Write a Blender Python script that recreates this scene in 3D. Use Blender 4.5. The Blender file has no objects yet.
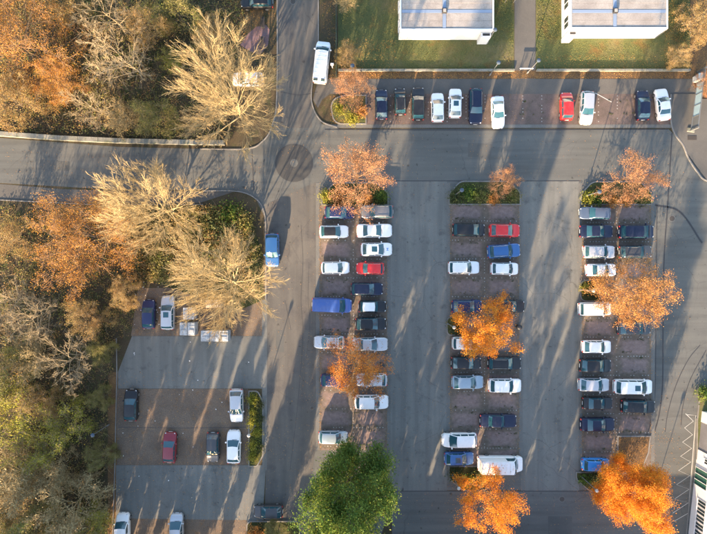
import bpy, math, random
import numpy as np
from mathutils import Vector
R = math.radians
scene = bpy.context.scene
col = scene.collection

# ------------------------------------------------------------------ camera, sky, sun, exposure
S = 0.136                      # metres on the ground per survey unit
CX, CY, HC = 353.5, 267.0, 70.0
cam_d = bpy.data.cameras.new('camera'); cam = bpy.data.objects.new('camera', cam_d); col.objects.link(cam)
cam.location = (0, 0, HC); cam.rotation_euler = (0, 0, 0)
cam_d.sensor_width = 36; cam_d.lens = 36 * HC / (707 * S); cam_d.clip_end = 6000
scene.camera = cam

SUN_EL = 15.0
SLOPE = 0.30                   # shadows drift this far right for one unit up
hd = Vector((-SLOPE, -1, 0)).normalized()
sun_dir = Vector((hd.x * math.cos(R(SUN_EL)), hd.y * math.cos(R(SUN_EL)), math.sin(R(SUN_EL))))
world = bpy.data.worlds.new('World'); scene.world = world; world.use_nodes = True
wn = world.node_tree; bg = wn.nodes['Background']
sky = wn.nodes.new('ShaderNodeTexSky'); sky.sky_type = 'NISHITA'; sky.sun_disc = False
sky.sun_elevation = R(SUN_EL); sky.sun_rotation = R(180 + math.degrees(math.atan(SLOPE)))
sky.air_density = 1.0; sky.dust_density = 1.5; sky.ozone_density = 0.9
wn.links.new(sky.outputs[0], bg.inputs[0]); bg.inputs[1].default_value = 0.13
sd = bpy.data.lights.new('sun', 'SUN'); sd.energy = 5.0; sd.angle = R(0.55); sd.color = (1.0, 0.71, 0.44)
sun = bpy.data.objects.new('sun', sd); col.objects.link(sun)
sun.rotation_euler = sun_dir.to_track_quat('Z', 'Y').to_euler(); sun.location = (-30, -80, 60)
vs = scene.view_settings
vs.view_transform = 'Standard'; vs.look = 'None'; vs.gamma = 1; vs.use_curve_mapping = False; vs.exposure = 2.32
scene.cycles.max_bounces = 6; scene.cycles.transparent_max_bounces = 4

# ------------------------------------------------------------------ helpers
def at(px, py, z=0.0):
    f = S * (HC - z) / HC
    return Vector(((px - CX) * f, (CY - py) * f, z))

def tag(o, label=None, cat=None, group=None, kind=None):
    if label: o['label'] = label
    if cat: o['category'] = cat
    if group: o['group'] = group
    if kind: o['kind'] = kind
    return o

def link(name, me, parent=None, loc=None):
    o = bpy.data.objects.new(name, me); col.objects.link(o)
    if parent is not None: o.parent = parent
    if loc is not None: o.location = loc
    return o

def empty(name, loc=(0, 0, 0), rz=0.0, sc=1.0):
    o = bpy.data.objects.new(name, None); col.objects.link(o)
    o.empty_display_size = 0.3
    o.location = loc; o.rotation_euler = (0, 0, rz); o.scale = (sc, sc, sc) if not isinstance(sc, tuple) else sc
    return o

def np_mesh(name, verts, faces, mat=None, smooth=False):
    """verts (n,3), faces (m,k) all of one size k"""
    verts = np.asarray(verts, dtype=np.float32); faces = np.asarray(faces, dtype=np.int32)
    me = bpy.data.meshes.new(name)
    n, (m, k) = len(verts), faces.shape
    me.vertices.add(n); me.vertices.foreach_set('co', verts.ravel())
    me.loops.add(m * k); me.loops.foreach_set('vertex_index', faces.ravel())
    me.polygons.add(m); me.polygons.foreach_set('loop_start', np.arange(0, m * k, k, dtype=np.int32))
    if smooth: me.polygons.foreach_set('use_smooth', np.ones(m, dtype=bool))
    me.update(calc_edges=True)
    if mat: me.materials.append(mat)
    return me

class MB:
    """collects simple solids into one mesh"""
    def __init__(s): s.v = []; s.f = []
    def box(s, x0, x1, y0, y1, z0, z1):
        b = len(s.v)
        s.v += [(x0,y0,z0),(x1,y0,z0),(x1,y1,z0),(x0,y1,z0),(x0,y0,z1),(x1,y0,z1),(x1,y1,z1),(x0,y1,z1)]
        s.f += [tuple(b+i for i in q) for q in ((3,2,1,0),(4,5,6,7),(0,1,5,4),(1,2,6,5),(2,3,7,6),(3,0,4,7))]
        return s
    def bbox(s, x0, x1, y0, y1, z0, z1, c=0.02):
        """box with a chamfer all round the top and the upright edges"""
        b = len(s.v)
        def ring(i, z): return [(x0+i+c,y0+i,z),(x1-i-c,y0+i,z),(x1-i,y0+i+c,z),(x1-i,y1-i-c,z),(x1-i-c,y1-i,z),(x0+i+c,y1-i,z),(x0+i,y1-i-c,z),(x0+i,y0+i+c,z)]
        s.v += ring(0, z0) + ring(0, z1 - c) + ring(c, z1)
        for k in (0, 8):
            for i in range(8):
                j = (i + 1) % 8
                s.f.append((b+k+i, b+k+j, b+k+8+j, b+k+8+i))
        s.f.append(tuple(b+16+i for i in range(8))); s.f.append(tuple(b+7-i for i in range(8)))
        return s
    def tube(s, p0, p1, r0, r1=None, n=8):
        r1 = r0 if r1 is None else r1
        p0, p1 = Vector(p0), Vector(p1); d = (p1 - p0).normalized()
        a = d.orthogonal().normalized(); c = d.cross(a); b = len(s.v)
        for p, r in ((p0, r0), (p1, r1)):
            for i in range(n):
                t = 2 * math.pi * i / n
                s.v.append(tuple(p + a * (r * math.cos(t)) + c * (r * math.sin(t))))
        for i in range(n):
            j = (i + 1) % n
            s.f.append((b+i, b+j, b+n+j, b+n+i))
        s.f.append(tuple(b+n-1-i for i in range(n))); s.f.append(tuple(b+n+i for i in range(n)))
        return s
    def lathe(s, prof, n=16, c=(0, 0, 0)):
        b = len(s.v); m = len(prof)
        for r, z in prof:
            for i in range(n):
                t = 2 * math.pi * i / n
                s.v.append((c[0] + r * math.cos(t), c[1] + r * math.sin(t), c[2] + z))
        for k in range(m - 1):
            for i in range(n):
                j = (i + 1) % n
                s.f.append((b+k*n+i, b+k*n+j, b+(k+1)*n+j, b+(k+1)*n+i))
        s.f.append(tuple(b+n-1-i for i in range(n))); s.f.append(tuple(b+(m-1)*n+i for i in range(n)))
        return s
    def mesh(s, name, mat, smooth=False):
        me = bpy.data.meshes.new(name); me.from_pydata(s.v, [], s.f); me.update()
        if smooth: me.polygons.foreach_set('use_smooth', np.ones(len(me.polygons), dtype=bool))
        if mat: me.materials.append(mat)
        return me
    def build(s, name, mat, parent=None, loc=None, smooth=False):
        return link(name, s.mesh(name, mat, smooth), parent, loc)

# ------------------------------------------------------------------ materials
def nmat(name, color=(.5, .5, .5), rough=.7, metal=0.0, coat=0.0, spec=0.5):
    m = bpy.data.materials.new(name); m.use_nodes = True
    b = m.node_tree.nodes['Principled BSDF']
    b.inputs['Base Color'].default_value = (*color, 1); b.inputs['Roughness'].default_value = rough
    b.inputs['Metallic'].default_value = metal; b.inputs['Coat Weight'].default_value = coat
    b.inputs['Specular IOR Level'].default_value = spec
    return m

def N(m, kind, **kw):
    n = m.node_tree.nodes.new(kind)
    for k, v in kw.items(): setattr(n, k, v)
    return n
def L(m, a, b): m.node_tree.links.new(a, b)

def ramp(m, fac, stops):
    r = N(m, 'ShaderNodeValToRGB'); e = r.color_ramp.elements
    while len(e) < len(stops): e.new(0.5)
    for i, (p, c) in enumerate(stops): e[i].position = p; e[i].color = (*c, 1)
    L(m, fac, r.inputs[0]); return r.outputs[0]
def noise(m, vec, scale, detail=4, rough=.55, dist=0.0):
    n = N(m, 'ShaderNodeTexNoise'); n.inputs['Scale'].default_value = scale; n.inputs['Detail'].default_value = detail
    n.inputs['Roughness'].default_value = rough; n.inputs['Distortion'].default_value = dist
    L(m, vec, n.inputs['Vector']); return n.outputs['Fac']
def mix(m, fac, a, b, mode='MIX'):
    x = N(m, 'ShaderNodeMix', data_type='RGBA', blend_type=mode)
    for s, v in ((x.inputs[0], fac), (x.inputs[6], a), (x.inputs[7], b)):
        if hasattr(v, 'is_linked'): L(m, v, s)
        elif isinstance(v, (int, float)): s.default_value = v
        else: s.default_value = (*v, 1)
    return x.outputs[2]
def math_(m, op, a, b=None, clamp=False):
    x = N(m, 'ShaderNodeMath', operation=op); x.use_clamp = clamp
    for s, v in zip(x.inputs, (a, b)):
        if v is None: continue
        if hasattr(v, 'is_linked'): L(m, v, s)
        else: s.default_value = v
    return x.outputs[0]
def pos(m): return N(m, 'ShaderNodeNewGeometry').outputs['Position']

def surf(name, stops, scale=.25, fine=14, fine_amt=.5, rough=.85, bump=.3, bumpscale=40, mid=None, spec=.3, wear=None):
    """ground-like surface: broad mottling, fine grain, relief"""
    m = nmat(name, rough=rough, spec=spec); b = m.node_tree.nodes['Principled BSDF']; p = pos(m)
    c = ramp(m, noise(m, p, scale, 6, .6, .3), stops)
    if mid:
        msc, mcol, lo, hi = mid
        c = mix(m, ramp(m, noise(m, p, msc, 5, .65), [(lo, (0,0,0)), (hi, (1,1,1))]), c, mcol)
    if wear:
        mp = N(m, 'ShaderNodeMapping'); mp.inputs['Scale'].default_value = (1.1, .06, 1) if wear == 'y' else (.06, 1.1, 1); L(m, p, mp.inputs[0])
        c = mix(m, 1.0, c, ramp(m, noise(m, mp.outputs[0], 1.0, 3, .55), [(.36, (.88,)*3), (.5, (1,1,1)), (.66, (1.1,1.1,1.08))]), 'MULTIPLY')
        c = mix(m, 1.0, c, ramp(m, noise(m, p, 1.7, 2, .5), [(.25, (.55,)*3), (.33, (1,1,1))]), 'MULTIPLY')      # oil drips
        vo = N(m, 'ShaderNodeTexVoronoi', feature='DISTANCE_TO_EDGE'); vo.inputs['Scale'].default_value = .16
        wn_ = N(m, 'ShaderNodeTexNoise'); wn_.inputs['Scale'].default_value = .8; wn_.inputs['Detail'].default_value = 5; L(m, p, wn_.inputs['Vector'])
        L(m, mix(m, .55, p, wn_.outputs['Color'], 'ADD'), vo.inputs['Vector'])
        ck = math_(m, 'MULTIPLY', ramp(m, vo.outputs['Distance'], [(.002, (1,1,1)), (.006, (0,0,0))]), ramp(m, noise(m, p, .12, 2), [(.45, (0,0,0)), (.6, (1,1,1))]))
        c = mix(m, math_(m, 'MULTIPLY', ck, .38), c, (.035,.035,.035))                                      # hairline cracks
    f = ramp(m, noise(m, p, fine, 3, .7), [(.25, (1-fine_amt,)*3), (.75, (1+fine_amt*.6,)*3)])
    c = mix(m, 1.0, c, f, 'MULTIPLY'); L(m, c, b.inputs['Base Color'])
    bp = N(m, 'ShaderNodeBump'); bp.inputs['Strength'].default_value = bump; bp.inputs['Distance'].default_value = .03
    L(m, noise(m, p, bumpscale, 3, .7), bp.inputs['Height']); L(m, bp.outputs[0], b.inputs['Normal'])
    return m

M = {}
M['earth'] = surf('woodland_earth', [(.3, (.045,.036,.022)), (.5, (.075,.058,.034)), (.7, (.12,.088,.046))], .18, 9, .6, .95, .6, 14, mid=(.9, (.045,.055,.018), .5, .75))
M['lawn'] = surf('lawn_turf', [(.3, (.055,.072,.028)), (.5, (.088,.1,.036)), (.68, (.15,.125,.06))], .16, 7, .35, .95, .5, 22, mid=(.35, (.15,.075,.025), .55, .78))
M['litter'] = surf('leaf_litter', [(.3, (.09,.06,.035)), (.5, (.15,.09,.045)), (.7, (.24,.135,.055))], .6, 12, .6, .95, .6, 18)
M['road'] = surf('road_asphalt', [(.3, (.09,.095,.09)), (.55, (.108,.112,.106)), (.75, (.128,.13,.121))], .09, 25, .3, .85, .15, 60, mid=(.5, (.105,.1,.09), .56, .8), wear='x')
M['aisle'] = surf('aisle_asphalt', [(.3, (.124,.128,.12)), (.55, (.147,.151,.141)), (.75, (.17,.173,.16))], .12, 22, .3, .88, .15, 60, mid=(.7, (.085,.09,.085), .55, .75), wear='y')
M['worn_road'] = surf('worn_road_asphalt', [(.3, (.088,.085,.078)), (.55, (.11,.105,.095)), (.75, (.135,.126,.11))], .1, 24, .3, .88, .15, 60, mid=(.4, (.07,.068,.07), .5, .75), wear='y')
M['footpath'] = surf('footpath_asphalt', [(.3, (.085,.083,.078)), (.6, (.115,.11,.1)), (.8, (.14,.13,.11))], .2, 20, .35, .9, .2, 50)
M['patch'] = surf('dark_asphalt_patch', [(.35, (.048,.05,.05)), (.65, (.064,.065,.064))], .3, 20, .25, .85, .15, 60)
M['patch2'] = surf('repair_asphalt', [(.35, (.075,.079,.076)), (.65, (.098,.1,.094))], .3, 20, .3, .85, .15, 60)
M['tar'] = nmat('tar_seam', (.03,.03,.032), .6)
M['kerb'] = surf('kerb_stone', [(.3, (.16,.155,.145)), (.6, (.22,.21,.19)), (.8, (.27,.255,.225))], .8, 9, .3, .9, .2, 30)
M['gutter'] = surf('gutter_concrete', [(.3, (.115,.115,.108)), (.6, (.145,.145,.135)), (.8, (.175,.17,.155))], .4, 12, .3, .9, .2, 40)
M['concrete'] = surf('wall_concrete', [(.3, (.17,.17,.14)), (.55, (.24,.235,.2)), (.8, (.3,.29,.25))], .5, 8, .35, .9, .3, 25, mid=(1.4, (.1,.12,.06), .52, .75))
M['pink'] = surf('pink_gravel', [(.3, (.15,.09,.09)), (.6, (.21,.135,.135)), (.8, (.26,.175,.17))], .6, 18, .3, .95, .4, 40)
M['white_paint'] = nmat('white_road_paint', (.45,.45,.42), .8)
M['stud'] = nmat('pale_stud', (.3,.29,.27), .8)

def paver_mat(name, y0, pitch, x0, x1):
    """reddish block paving: cleaner pink middles of the bays, mossy bay edges (wear of each bay)"""
    m = nmat(name, rough=.9, spec=.25); b = m.node_tree.nodes['Principled BSDF']; p = pos(m)
    sx = N(m, 'ShaderNodeSeparateXYZ'); L(m, p, sx.inputs[0])
    t = math_(m, 'FRACT', math_(m, 'DIVIDE', math_(m, 'SUBTRACT', sx.outputs[1], y0), pitch))
    d = math_(m, 'ABSOLUTE', math_(m, 'SUBTRACT', t, .5))
    u = math_(m, 'FRACT', math_(m, 'DIVIDE', math_(m, 'SUBTRACT', sx.outputs[0], x0), (x1 - x0) / 2))
    du = math_(m, 'ABSOLUTE', math_(m, 'SUBTRACT', u, .5))
    dm = math_(m, 'MAXIMUM', d, du)
    dm = math_(m, 'ADD', dm, math_(m, 'MULTIPLY', math_(m, 'SUBTRACT', noise(m, p, .9, 5, .65), .5), .45))
    edge = ramp(m, dm, [(.26, (0,0,0)), (.44, (1,1,1))])
    br = N(m, 'ShaderNodeTexBrick'); br.inputs['Scale'].default_value = 1.0
    br.inputs['Brick Width'].default_value = .2; br.inputs['Row Height'].default_value = .1; br.inputs['Mortar Size'].default_value = .008
    br.inputs['Color1'].default_value = (.25,.183,.165,1); br.inputs['Color2'].default_value = (.218,.16,.144,1); br.inputs['Mortar'].default_value = (.15,.115,.09,1)
    L(m, p, br.inputs['Vector'])
    c = mix(m, edge, br.outputs['Color'], mix(m, .75, br.outputs['Color'], (.115,.098,.07)))
    f = ramp(m, noise(m, p, 2.2, 5, .6), [(.3, (.75,)*3), (.7, (1.15,)*3)])
    c = mix(m, 1.0, c, f, 'MULTIPLY'); L(m, c, b.inputs['Base Color'])
    bp = N(m, 'ShaderNodeBump'); bp.inputs['Strength'].default_value = .3; bp.inputs['Distance'].default_value = .02
    L(m, br.outputs['Fac'], bp.inputs['Height']); bp.invert = True; L(m, bp.outputs[0], b.inputs['Normal'])
    return m

def leaf_mat(name, cols, trans=.35, rough=.7):
    m = bpy.data.materials.new(name); m.use_nodes = True; nt = m.node_tree
    b = nt.nodes['Principled BSDF']; b.inputs['Roughness'].default_value = rough; b.inputs['Specular IOR Level'].default_value = .25
    g = N(m, 'ShaderNodeNewGeometry'); n = len(cols)
    p = noise(m, g.outputs['Position'], .55, 3, .6)
    fac = math_(m, 'ADD', math_(m, 'MULTIPLY', g.outputs['Random Per Island'], .45), math_(m, 'MULTIPLY', math_(m, 'SUBTRACT', p, .2), .95), True)
    c = ramp(m, fac, [((i + .2) / n, k) for i, k in enumerate(cols)])
    L(m, c, b.inputs['Base Color'])
    t = N(m, 'ShaderNodeBsdfTranslucent'); L(m, c, t.inputs[0])
    x = N(m, 'ShaderNodeMixShader'); x.inputs[0].default_value = trans
    L(m, b.outputs[0], x.inputs[1]); L(m, t.outputs[0], x.inputs[2])
    L(m, x.outputs[0], nt.nodes['Material Output'].inputs[0])
    return m
M['leaf_amber'] = leaf_mat('amber_leaves', [(.26,.1,.028), (.5,.165,.02), (.7,.235,.02), (.74,.3,.026), (.6,.38,.06)])
M['leaf_orange'] = leaf_mat('orange_leaves', [(.24,.085,.025), (.42,.135,.022), (.6,.2,.03), (.6,.27,.05), (.48,.32,.09)])
M['leaf_rust'] = leaf_mat('russet_leaves', [(.24,.1,.05), (.4,.17,.075), (.5,.24,.11), (.5,.3,.16)])
M['leaf_tan'] = leaf_mat('tan_orange_leaves', [(.26,.11,.035), (.42,.18,.045), (.52,.24,.065), (.46,.3,.1)])
M['leaf_gold'] = leaf_mat('golden_woodland_leaves', [(.28,.125,.028), (.45,.19,.035), (.58,.27,.05), (.44,.31,.07)])
M['leaf_brown'] = leaf_mat('brown_woodland_leaves', [(.19,.11,.05), (.3,.18,.07), (.39,.25,.095), (.3,.27,.085)])
M['leaf_olive'] = leaf_mat('olive_leaves', [(.08,.085,.03), (.14,.14,.045), (.23,.2,.07), (.18,.22,.05)])
M['leaf_green'] = leaf_mat('green_leaves', [(.042,.092,.022), (.066,.13,.027), (.11,.175,.032), (.24,.265,.042)], .38)
M['leaf_yellowgreen'] = leaf_mat('yellow_green_leaves', [(.12,.15,.025), (.22,.24,.035), (.34,.32,.05), (.42,.36,.06)])
M['leaf_dark'] = leaf_mat('dark_ivy_leaves', [(.035,.05,.02), (.055,.075,.026), (.085,.1,.034), (.13,.12,.045)], .2)
M['bark'] = surf('grey_brown_bark', [(.3, (.09,.07,.05)), (.6, (.15,.12,.085)), (.8, (.2,.165,.12))], 2, 20, .4, .95, .5, 30)
M['bark_pale'] = surf('pale_straw_bark', [(.3, (.33,.25,.125)), (.6, (.46,.36,.19)), (.8, (.54,.45,.26))], 2, 20, .3, .95, .4, 30)
M['bark_grey'] = surf('silver_grey_bark', [(.3, (.24,.19,.115)), (.6, (.36,.29,.18)), (.8, (.45,.37,.24))], 2, 20, .35, .95, .4, 30)
M['bark_rust'] = surf('russet_twig_bark', [(.3, (.2,.12,.07)), (.6, (.29,.18,.1)), (.8, (.36,.24,.14))], 2, 20, .35, .95, .4, 30)
M['straw'] = leaf_mat('dry_stalks', [(.12,.085,.04), (.22,.165,.08), (.3,.23,.11), (.24,.2,.1)], .15)
M['fallen'] = leaf_mat('fallen_leaves', [(.16,.08,.03), (.32,.15,.04), (.45,.22,.05), (.5,.3,.09)], .1)

M['glass'] = nmat('car_glass', (.02,.075,.098), .06, 0, 0, .9)  # teal base colour stands in for the reflected sky
M['rubber'] = nmat('tyre_rubber', (.02,.02,.02), .85)
M['rim'] = nmat('alloy_rim', (.45,.46,.47), .35, .8)
M['trim'] = nmat('black_trim', (.022,.022,.024), .55)
M['lamp_clear'] = nmat('headlight_lens', (.62,.64,.66), .12, .3, .6)
M['lamp_red'] = nmat('taillight_lens', (.45,.02,.015), .2, 0, .6)
M['plate'] = nmat('number_plate', (.72,.72,.68), .5)
def paint(name, c, metal=.0, rough=.32):
    m = nmat(name, c, rough, metal, .7 if max(c) > .1 else .3, .5 if max(c) > .1 else .35); b = m.node_tree.nodes['Principled BSDF']; p = N(m, 'ShaderNodeTexCoord').outputs['Object']
    dust = ramp(m, noise(m, p, 1.6, 5, .65), [(.45, (0,0,0)), (.85, (1,1,1))])
    k = math_(m, 'MULTIPLY', dust, .22 if max(c) > .3 else .05)
    L(m, mix(m, k, c, (.22,.2,.17)), b.inputs['Base Color'])
    L(m, math_(m, 'ADD', math_(m, 'MULTIPLY', dust, .25), rough), b.inputs['Roughness'])
    b.inputs['Coat Roughness'].default_value = .12
    return m
P = {'white': paint('white_paint_car', (.78,.78,.77)), 'offwhite': paint('cream_white_paint_car', (.72,.7,.66)),
     'silver': paint('silver_paint_car', (.5,.51,.53), .45), 'grey': paint('grey_paint_car', (.16,.165,.175), .4),
     'darkgrey': paint('dark_grey_paint_car', (.06,.063,.07), .3), 'black': paint('black_paint_car', (.014,.015,.018)),
     'navy': paint('navy_paint_car', (.012,.018,.045), .2), 'midnight': paint('midnight_blue_paint_car', (.02,.03,.09), .2),
     'blue': paint('blue_paint_car', (.03,.115,.3), .2), 'vanblue': paint('royal_blue_paint_car', (.035,.09,.31)),
     'brightblue': paint('bright_blue_paint_car', (.015,.2,.55)), 'steel': paint('steel_blue_paint_car', (.1,.2,.33), .4),
     'lightblue': paint('ice_blue_paint_car', (.3,.38,.44), .4), 'red': paint('red_paint_car', (.6,.015,.015)),
     'maroon': paint('maroon_paint_car', (.2,.012,.022)), 'bluegrey': paint('blue_grey_paint_car', (.085,.12,.18), .3)}
M['metal_grey'] = nmat('galvanised_metal', (.2,.21,.21), .6, .5)
M['metal_dark'] = nmat('dark_green_metal', (.03,.06,.05), .55)
M['lamp_top'] = nmat('lamp_hood_blue_grey', (.06,.085,.12), .8, .0, 0, .2)
M['lamp_globe'] = nmat('lamp_opal_glass', (.4,.39,.36), .5)
M['iron'] = nmat('cast_iron', (.07,.062,.055), .7, .4)
M['wood_dark'] = nmat('weathered_bench_wood', (.05,.04,.032), .8)
M['facade'] = surf('white_render', [(.3, (.66,.65,.62)), (.7, (.76,.75,.72))], .5, 6, .1, .85, .1, 30)
M['roofsheet'] = surf('pale_roof_sheet', [(.3, (.24,.22,.205)), (.55, (.31,.29,.27)), (.75, (.37,.35,.33))], .35, 7, .22, .7, .12, 25, mid=(.9, (.2,.185,.17), .52, .75))
M['roofblue'] = nmat('blue_grey_ridge_sheet', (.2,.26,.36), .5, .1)
M['parapet'] = nmat('white_parapet', (.7,.7,.69), .5)
M['winglass'] = nmat('window_glass', (.03,.045,.05), .08, 0, 0, .8)
M['doorgreen'] = nmat('green_tinted_glazing', (.03,.1,.075), .12, 0, 0, .8)
M['slab'] = surf('grey_roof_felt', [(.3, (.16,.16,.17)), (.7, (.22,.22,.23))], .4, 10, .2, .9, .2, 40)
M['shade_block'] = surf('shade_block_render', [(.3, (.4,.38,.35)), (.7, (.5,.48,.44))], .3, 6, .15, .9, .1, 30)
M['skip_white'] = surf('scuffed_container_white', [(.3, (.22,.25,.28)), (.5, (.36,.39,.41)), (.7, (.5,.51,.51))], 1.6, 5, .4, .7, .2, 20, mid=(2.2, (.16,.14,.1), .55, .7))
M['skip_beige'] = surf('scuffed_container_beige', [(.3, (.36,.3,.22)), (.7, (.5,.42,.32))], .9, 6, .3, .7, .2, 20)
M['gate_panel'] = nmat('pale_blue_panel', (.3,.42,.46), .35)
M['bright_green'] = nmat('green_plastic', (.04,.42,.1), .5)

# ------------------------------------------------------------------ flat sheets, kerbs
def rounded(pts):
    """pts: (px, py[, radius]) -> polygon with arcs at the corners"""
    out = []; n = len(pts)
    for i, p in enumerate(pts):
        r = p[2] if len(p) > 2 else 0
        P1 = Vector(p[:2])
        if r <= 0: out.append(P1); continue
        a = (Vector(pts[i-1][:2]) - P1).normalized(); b = (Vector(pts[(i+1) % n][:2]) - P1).normalized()
        ang = a.angle(b); d = r / math.tan(ang / 2)
        s, e = P1 + a * d, P1 + b * d
        c = P1 + (a + b).normalized() * (r / math.sin(ang / 2))
        a0 = math.atan2(*(s - c).yx); a1 = math.atan2(*(e - c).yx)
        da = (a1 - a0 + math.pi) % (2 * math.pi) - math.pi
        for k in range(9): t = a0 + da * k / 8; out.append(c + Vector((math.cos(t), math.sin(t))) * r)
    return out

def sheet(name, pts, z, mat, parent=None, kind='structure'):
    poly = [at(p[0], p[1]) for p in rounded(pts)]
    a = sum(poly[i-1].x * poly[i].y - poly[i].x * poly[i-1].y for i in range(len(poly)))
    if a < 0: poly.reverse()
    me = bpy.data.meshes.new(name)
    me.from_pydata([(p.x, p.y, z) for p in poly], [], [tuple(range(len(poly)))]); me.update(); me.materials.append(mat)
    o = link(name, me, parent)
    if parent is None and kind: o['kind'] = kind
    return o

def path_solid(name, pts, width, z0, z1, mat, parent=None, closed=False, world_pts=False):
    """rectangular section swept along a path with mitred corners"""
    p = [Vector((q[0], q[1], 0)) for q in pts] if world_pts else [at(q[0], q[1]) for q in pts]
    n = len(p); v = []; f = []
    for i in range(n):
        a = p[i-1] if (closed or i > 0) else None; b = p[(i+1) % n] if (closed or i < n-1) else None
        d0 = (p[i] - a).normalized() if a is not None else (b - p[i]).normalized()
        d1 = (b - p[i]).normalized() if b is not None else d0
        t = (d0 + d1).normalized(); nr = Vector((-t.y, t.x, 0)); k = 1 / max(.4, t.dot(d0))
        for s, z in ((-1, z0), (-1, z1), (1, z1), (1, z0)):
            q = p[i] + nr * (s * width / 2 * k); v.append((q.x, q.y, z))
    for i in range(n if closed else n - 1):
        a, b = i * 4, ((i + 1) % n) * 4
        for k in range(4): f.append((a+k, a+(k+1) % 4, b+(k+1) % 4, b+k))
    if not closed: f.append((0, 1, 2, 3)); f.append((n*4-1, n*4-2, n*4-3, n*4-4))
    me = bpy.data.meshes.new(name); me.from_pydata(v, [], f); me.update(); me.materials.append(mat)
    return link(name, me, parent)

def strip(name, pts, width, z, mat, parent):
    p = [at(*q) for q in pts]; v = []; f = []
    for i in range(len(p)):
        a, b = p[max(0, i-1)], p[min(len(p)-1, i+1)]
        t = (b - a).normalized(); nr = Vector((-t.y, t.x, 0)) * width / 2
        v += [tuple(p[i] - nr + Vector((0,0,z))), tuple(p[i] + nr + Vector((0,0,z)))]
    for i in range(len(p) - 1): f.append((2*i, 2*i+2, 2*i+3, 2*i+1))
    me = bpy.data.meshes.new(name); me.from_pydata(v, [], f); me.update(); me.materials.append(mat)
    return link(name, me, parent)

def curve_pts(pts, n=8):
    """Catmull-Rom through the points"""
    q = [Vector(p) for p in pts]; q = [q[0]*2-q[1]] + q + [q[-1]*2-q[-2]]; out = []
    for i in range(1, len(q) - 2):
        for k in range(n):
            t = k / n
            out.append(.5*((2*q[i])+(q[i+1]-q[i-1])*t+(2*q[i-1]-5*q[i]+4*q[i+1]-q[i+2])*t*t+(3*q[i]-q[i-1]-3*q[i+1]+q[i+2])*t**3))
    out.append(q[-2]); return [(p.x, p.y) for p in out]

# ground to the horizon
def big(name, h, z, mat):
    me = bpy.data.meshes.new(name); me.from_pydata([(-h,-h,z),(h,-h,z),(h,h,z),(-h,h,z)], [], [(0,1,2,3)]); me.materials.append(mat)
    o = link(name, me); o['kind'] = 'structure'; return o
ground = big('ground', 2500, 0, M['earth'])

road = sheet('road', [(-150,140),(0,138),(120,147),(248,150),(262,143),(272,128),(277,100),(277,-120),(318,-120),(318,60),(312,84),(312,108),(322,124),(340,129),(668,129),(676,136),(690,158),(707,180),(860,180),(860,800),(645,800),(645,490),(395,490),(300,800),(258,800),(266,470),(266,220),(255,197),(236,190),(120,190),(0,183),(-150,183)], .006, M['road'])
sheet('crossing_road', [(264,205,10),(316,182),(316,445),(300,560),(300,800),(255,800),(266,500)], .010, M['worn_road'])
sheet('north_road', [(277,-120),(318,-120),(318,60),(312,84),(312,128),(277,128)], .010, M['worn_road'])
aisle1 = sheet('parking_aisle', [(389,180.5),(447,180.5),(447,490.5),(389,490.5)], .010, M['aisle'])
aisle2 = sheet('parking_aisle', [(521,180.5),(579,180.5),(579,490.5),(521,490.5)], .010, M['aisle'])
sheet('south_road', [(392,490.5),(645,490.5),(645,640),(392,640)], .010, M['road'])
lot1 = sheet('parking_aisle', [(132,336),(262,336),(262,388.5),(118,388.5),(118,372)], .010, M['aisle'])
lot2 = sheet('parking_aisle', [(116,465),(266,465),(262,530),(116,518)], .014, M['aisle'])
sheet('parking_apron', [(262,300),(267,300),(267,470),(262.2,470)], .018, M['aisle'])
sheet('footpath', [(-150,184),(0,184),(60,189),(120,191),(200,191),(236,191),(200,203),(90,203),(0,199),(-150,199)], .012, M['footpath'])
sheet('footpath', [(318,79),(700,79),(700,94),(330,94),(322,100),(318,108),(313,100)], .012, M['footpath'])
sheet('footpath', [(514.5,-120),(535.5,-120),(535.5,79),(514.5,79)], .014, M['footpath'])
corner = sheet('footpath', [(671,94.2),(697,94.2),(697,99.2),(707,99.2),(860,99.2),(860,190),(707,181),(690,158),(678,140),(671,128)], .09, M['footpath'])
path_solid('kerb', curve_pts([(670.5,94.5),(670.5,120),(674,133),(683,146),(688,158),(697,172),(707,181),(740,186)]), .16, 0, .12, M['kerb'], corner)
# lawns
sheet('lawn', [(338,-120),(514,-120),(514,70),(338,70)], .010, M['lawn'])
sheet('lawn', [(536,-120),(690,-120),(690,70),(536,70)], .010, M['lawn'])
sheet('leaf_strip', [(338,70.5),(692,70.5),(692,78.6),(338,78.6)], .016, M['litter'])
sheet('verge', [(319,-120),(337,-120),(337,79),(318,79)], .008, M['earth'])
sheet('gravel_patch', [(248,34),(256,27),(266,25),(270,30),(268,45),(260,55),(251,52),(240,45)], .012, M['pink'])
sheet('corner_bed', [(690,-20),(860,-20),(860,99),(697,99),(692,70)], .012, M['litter'])

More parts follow.
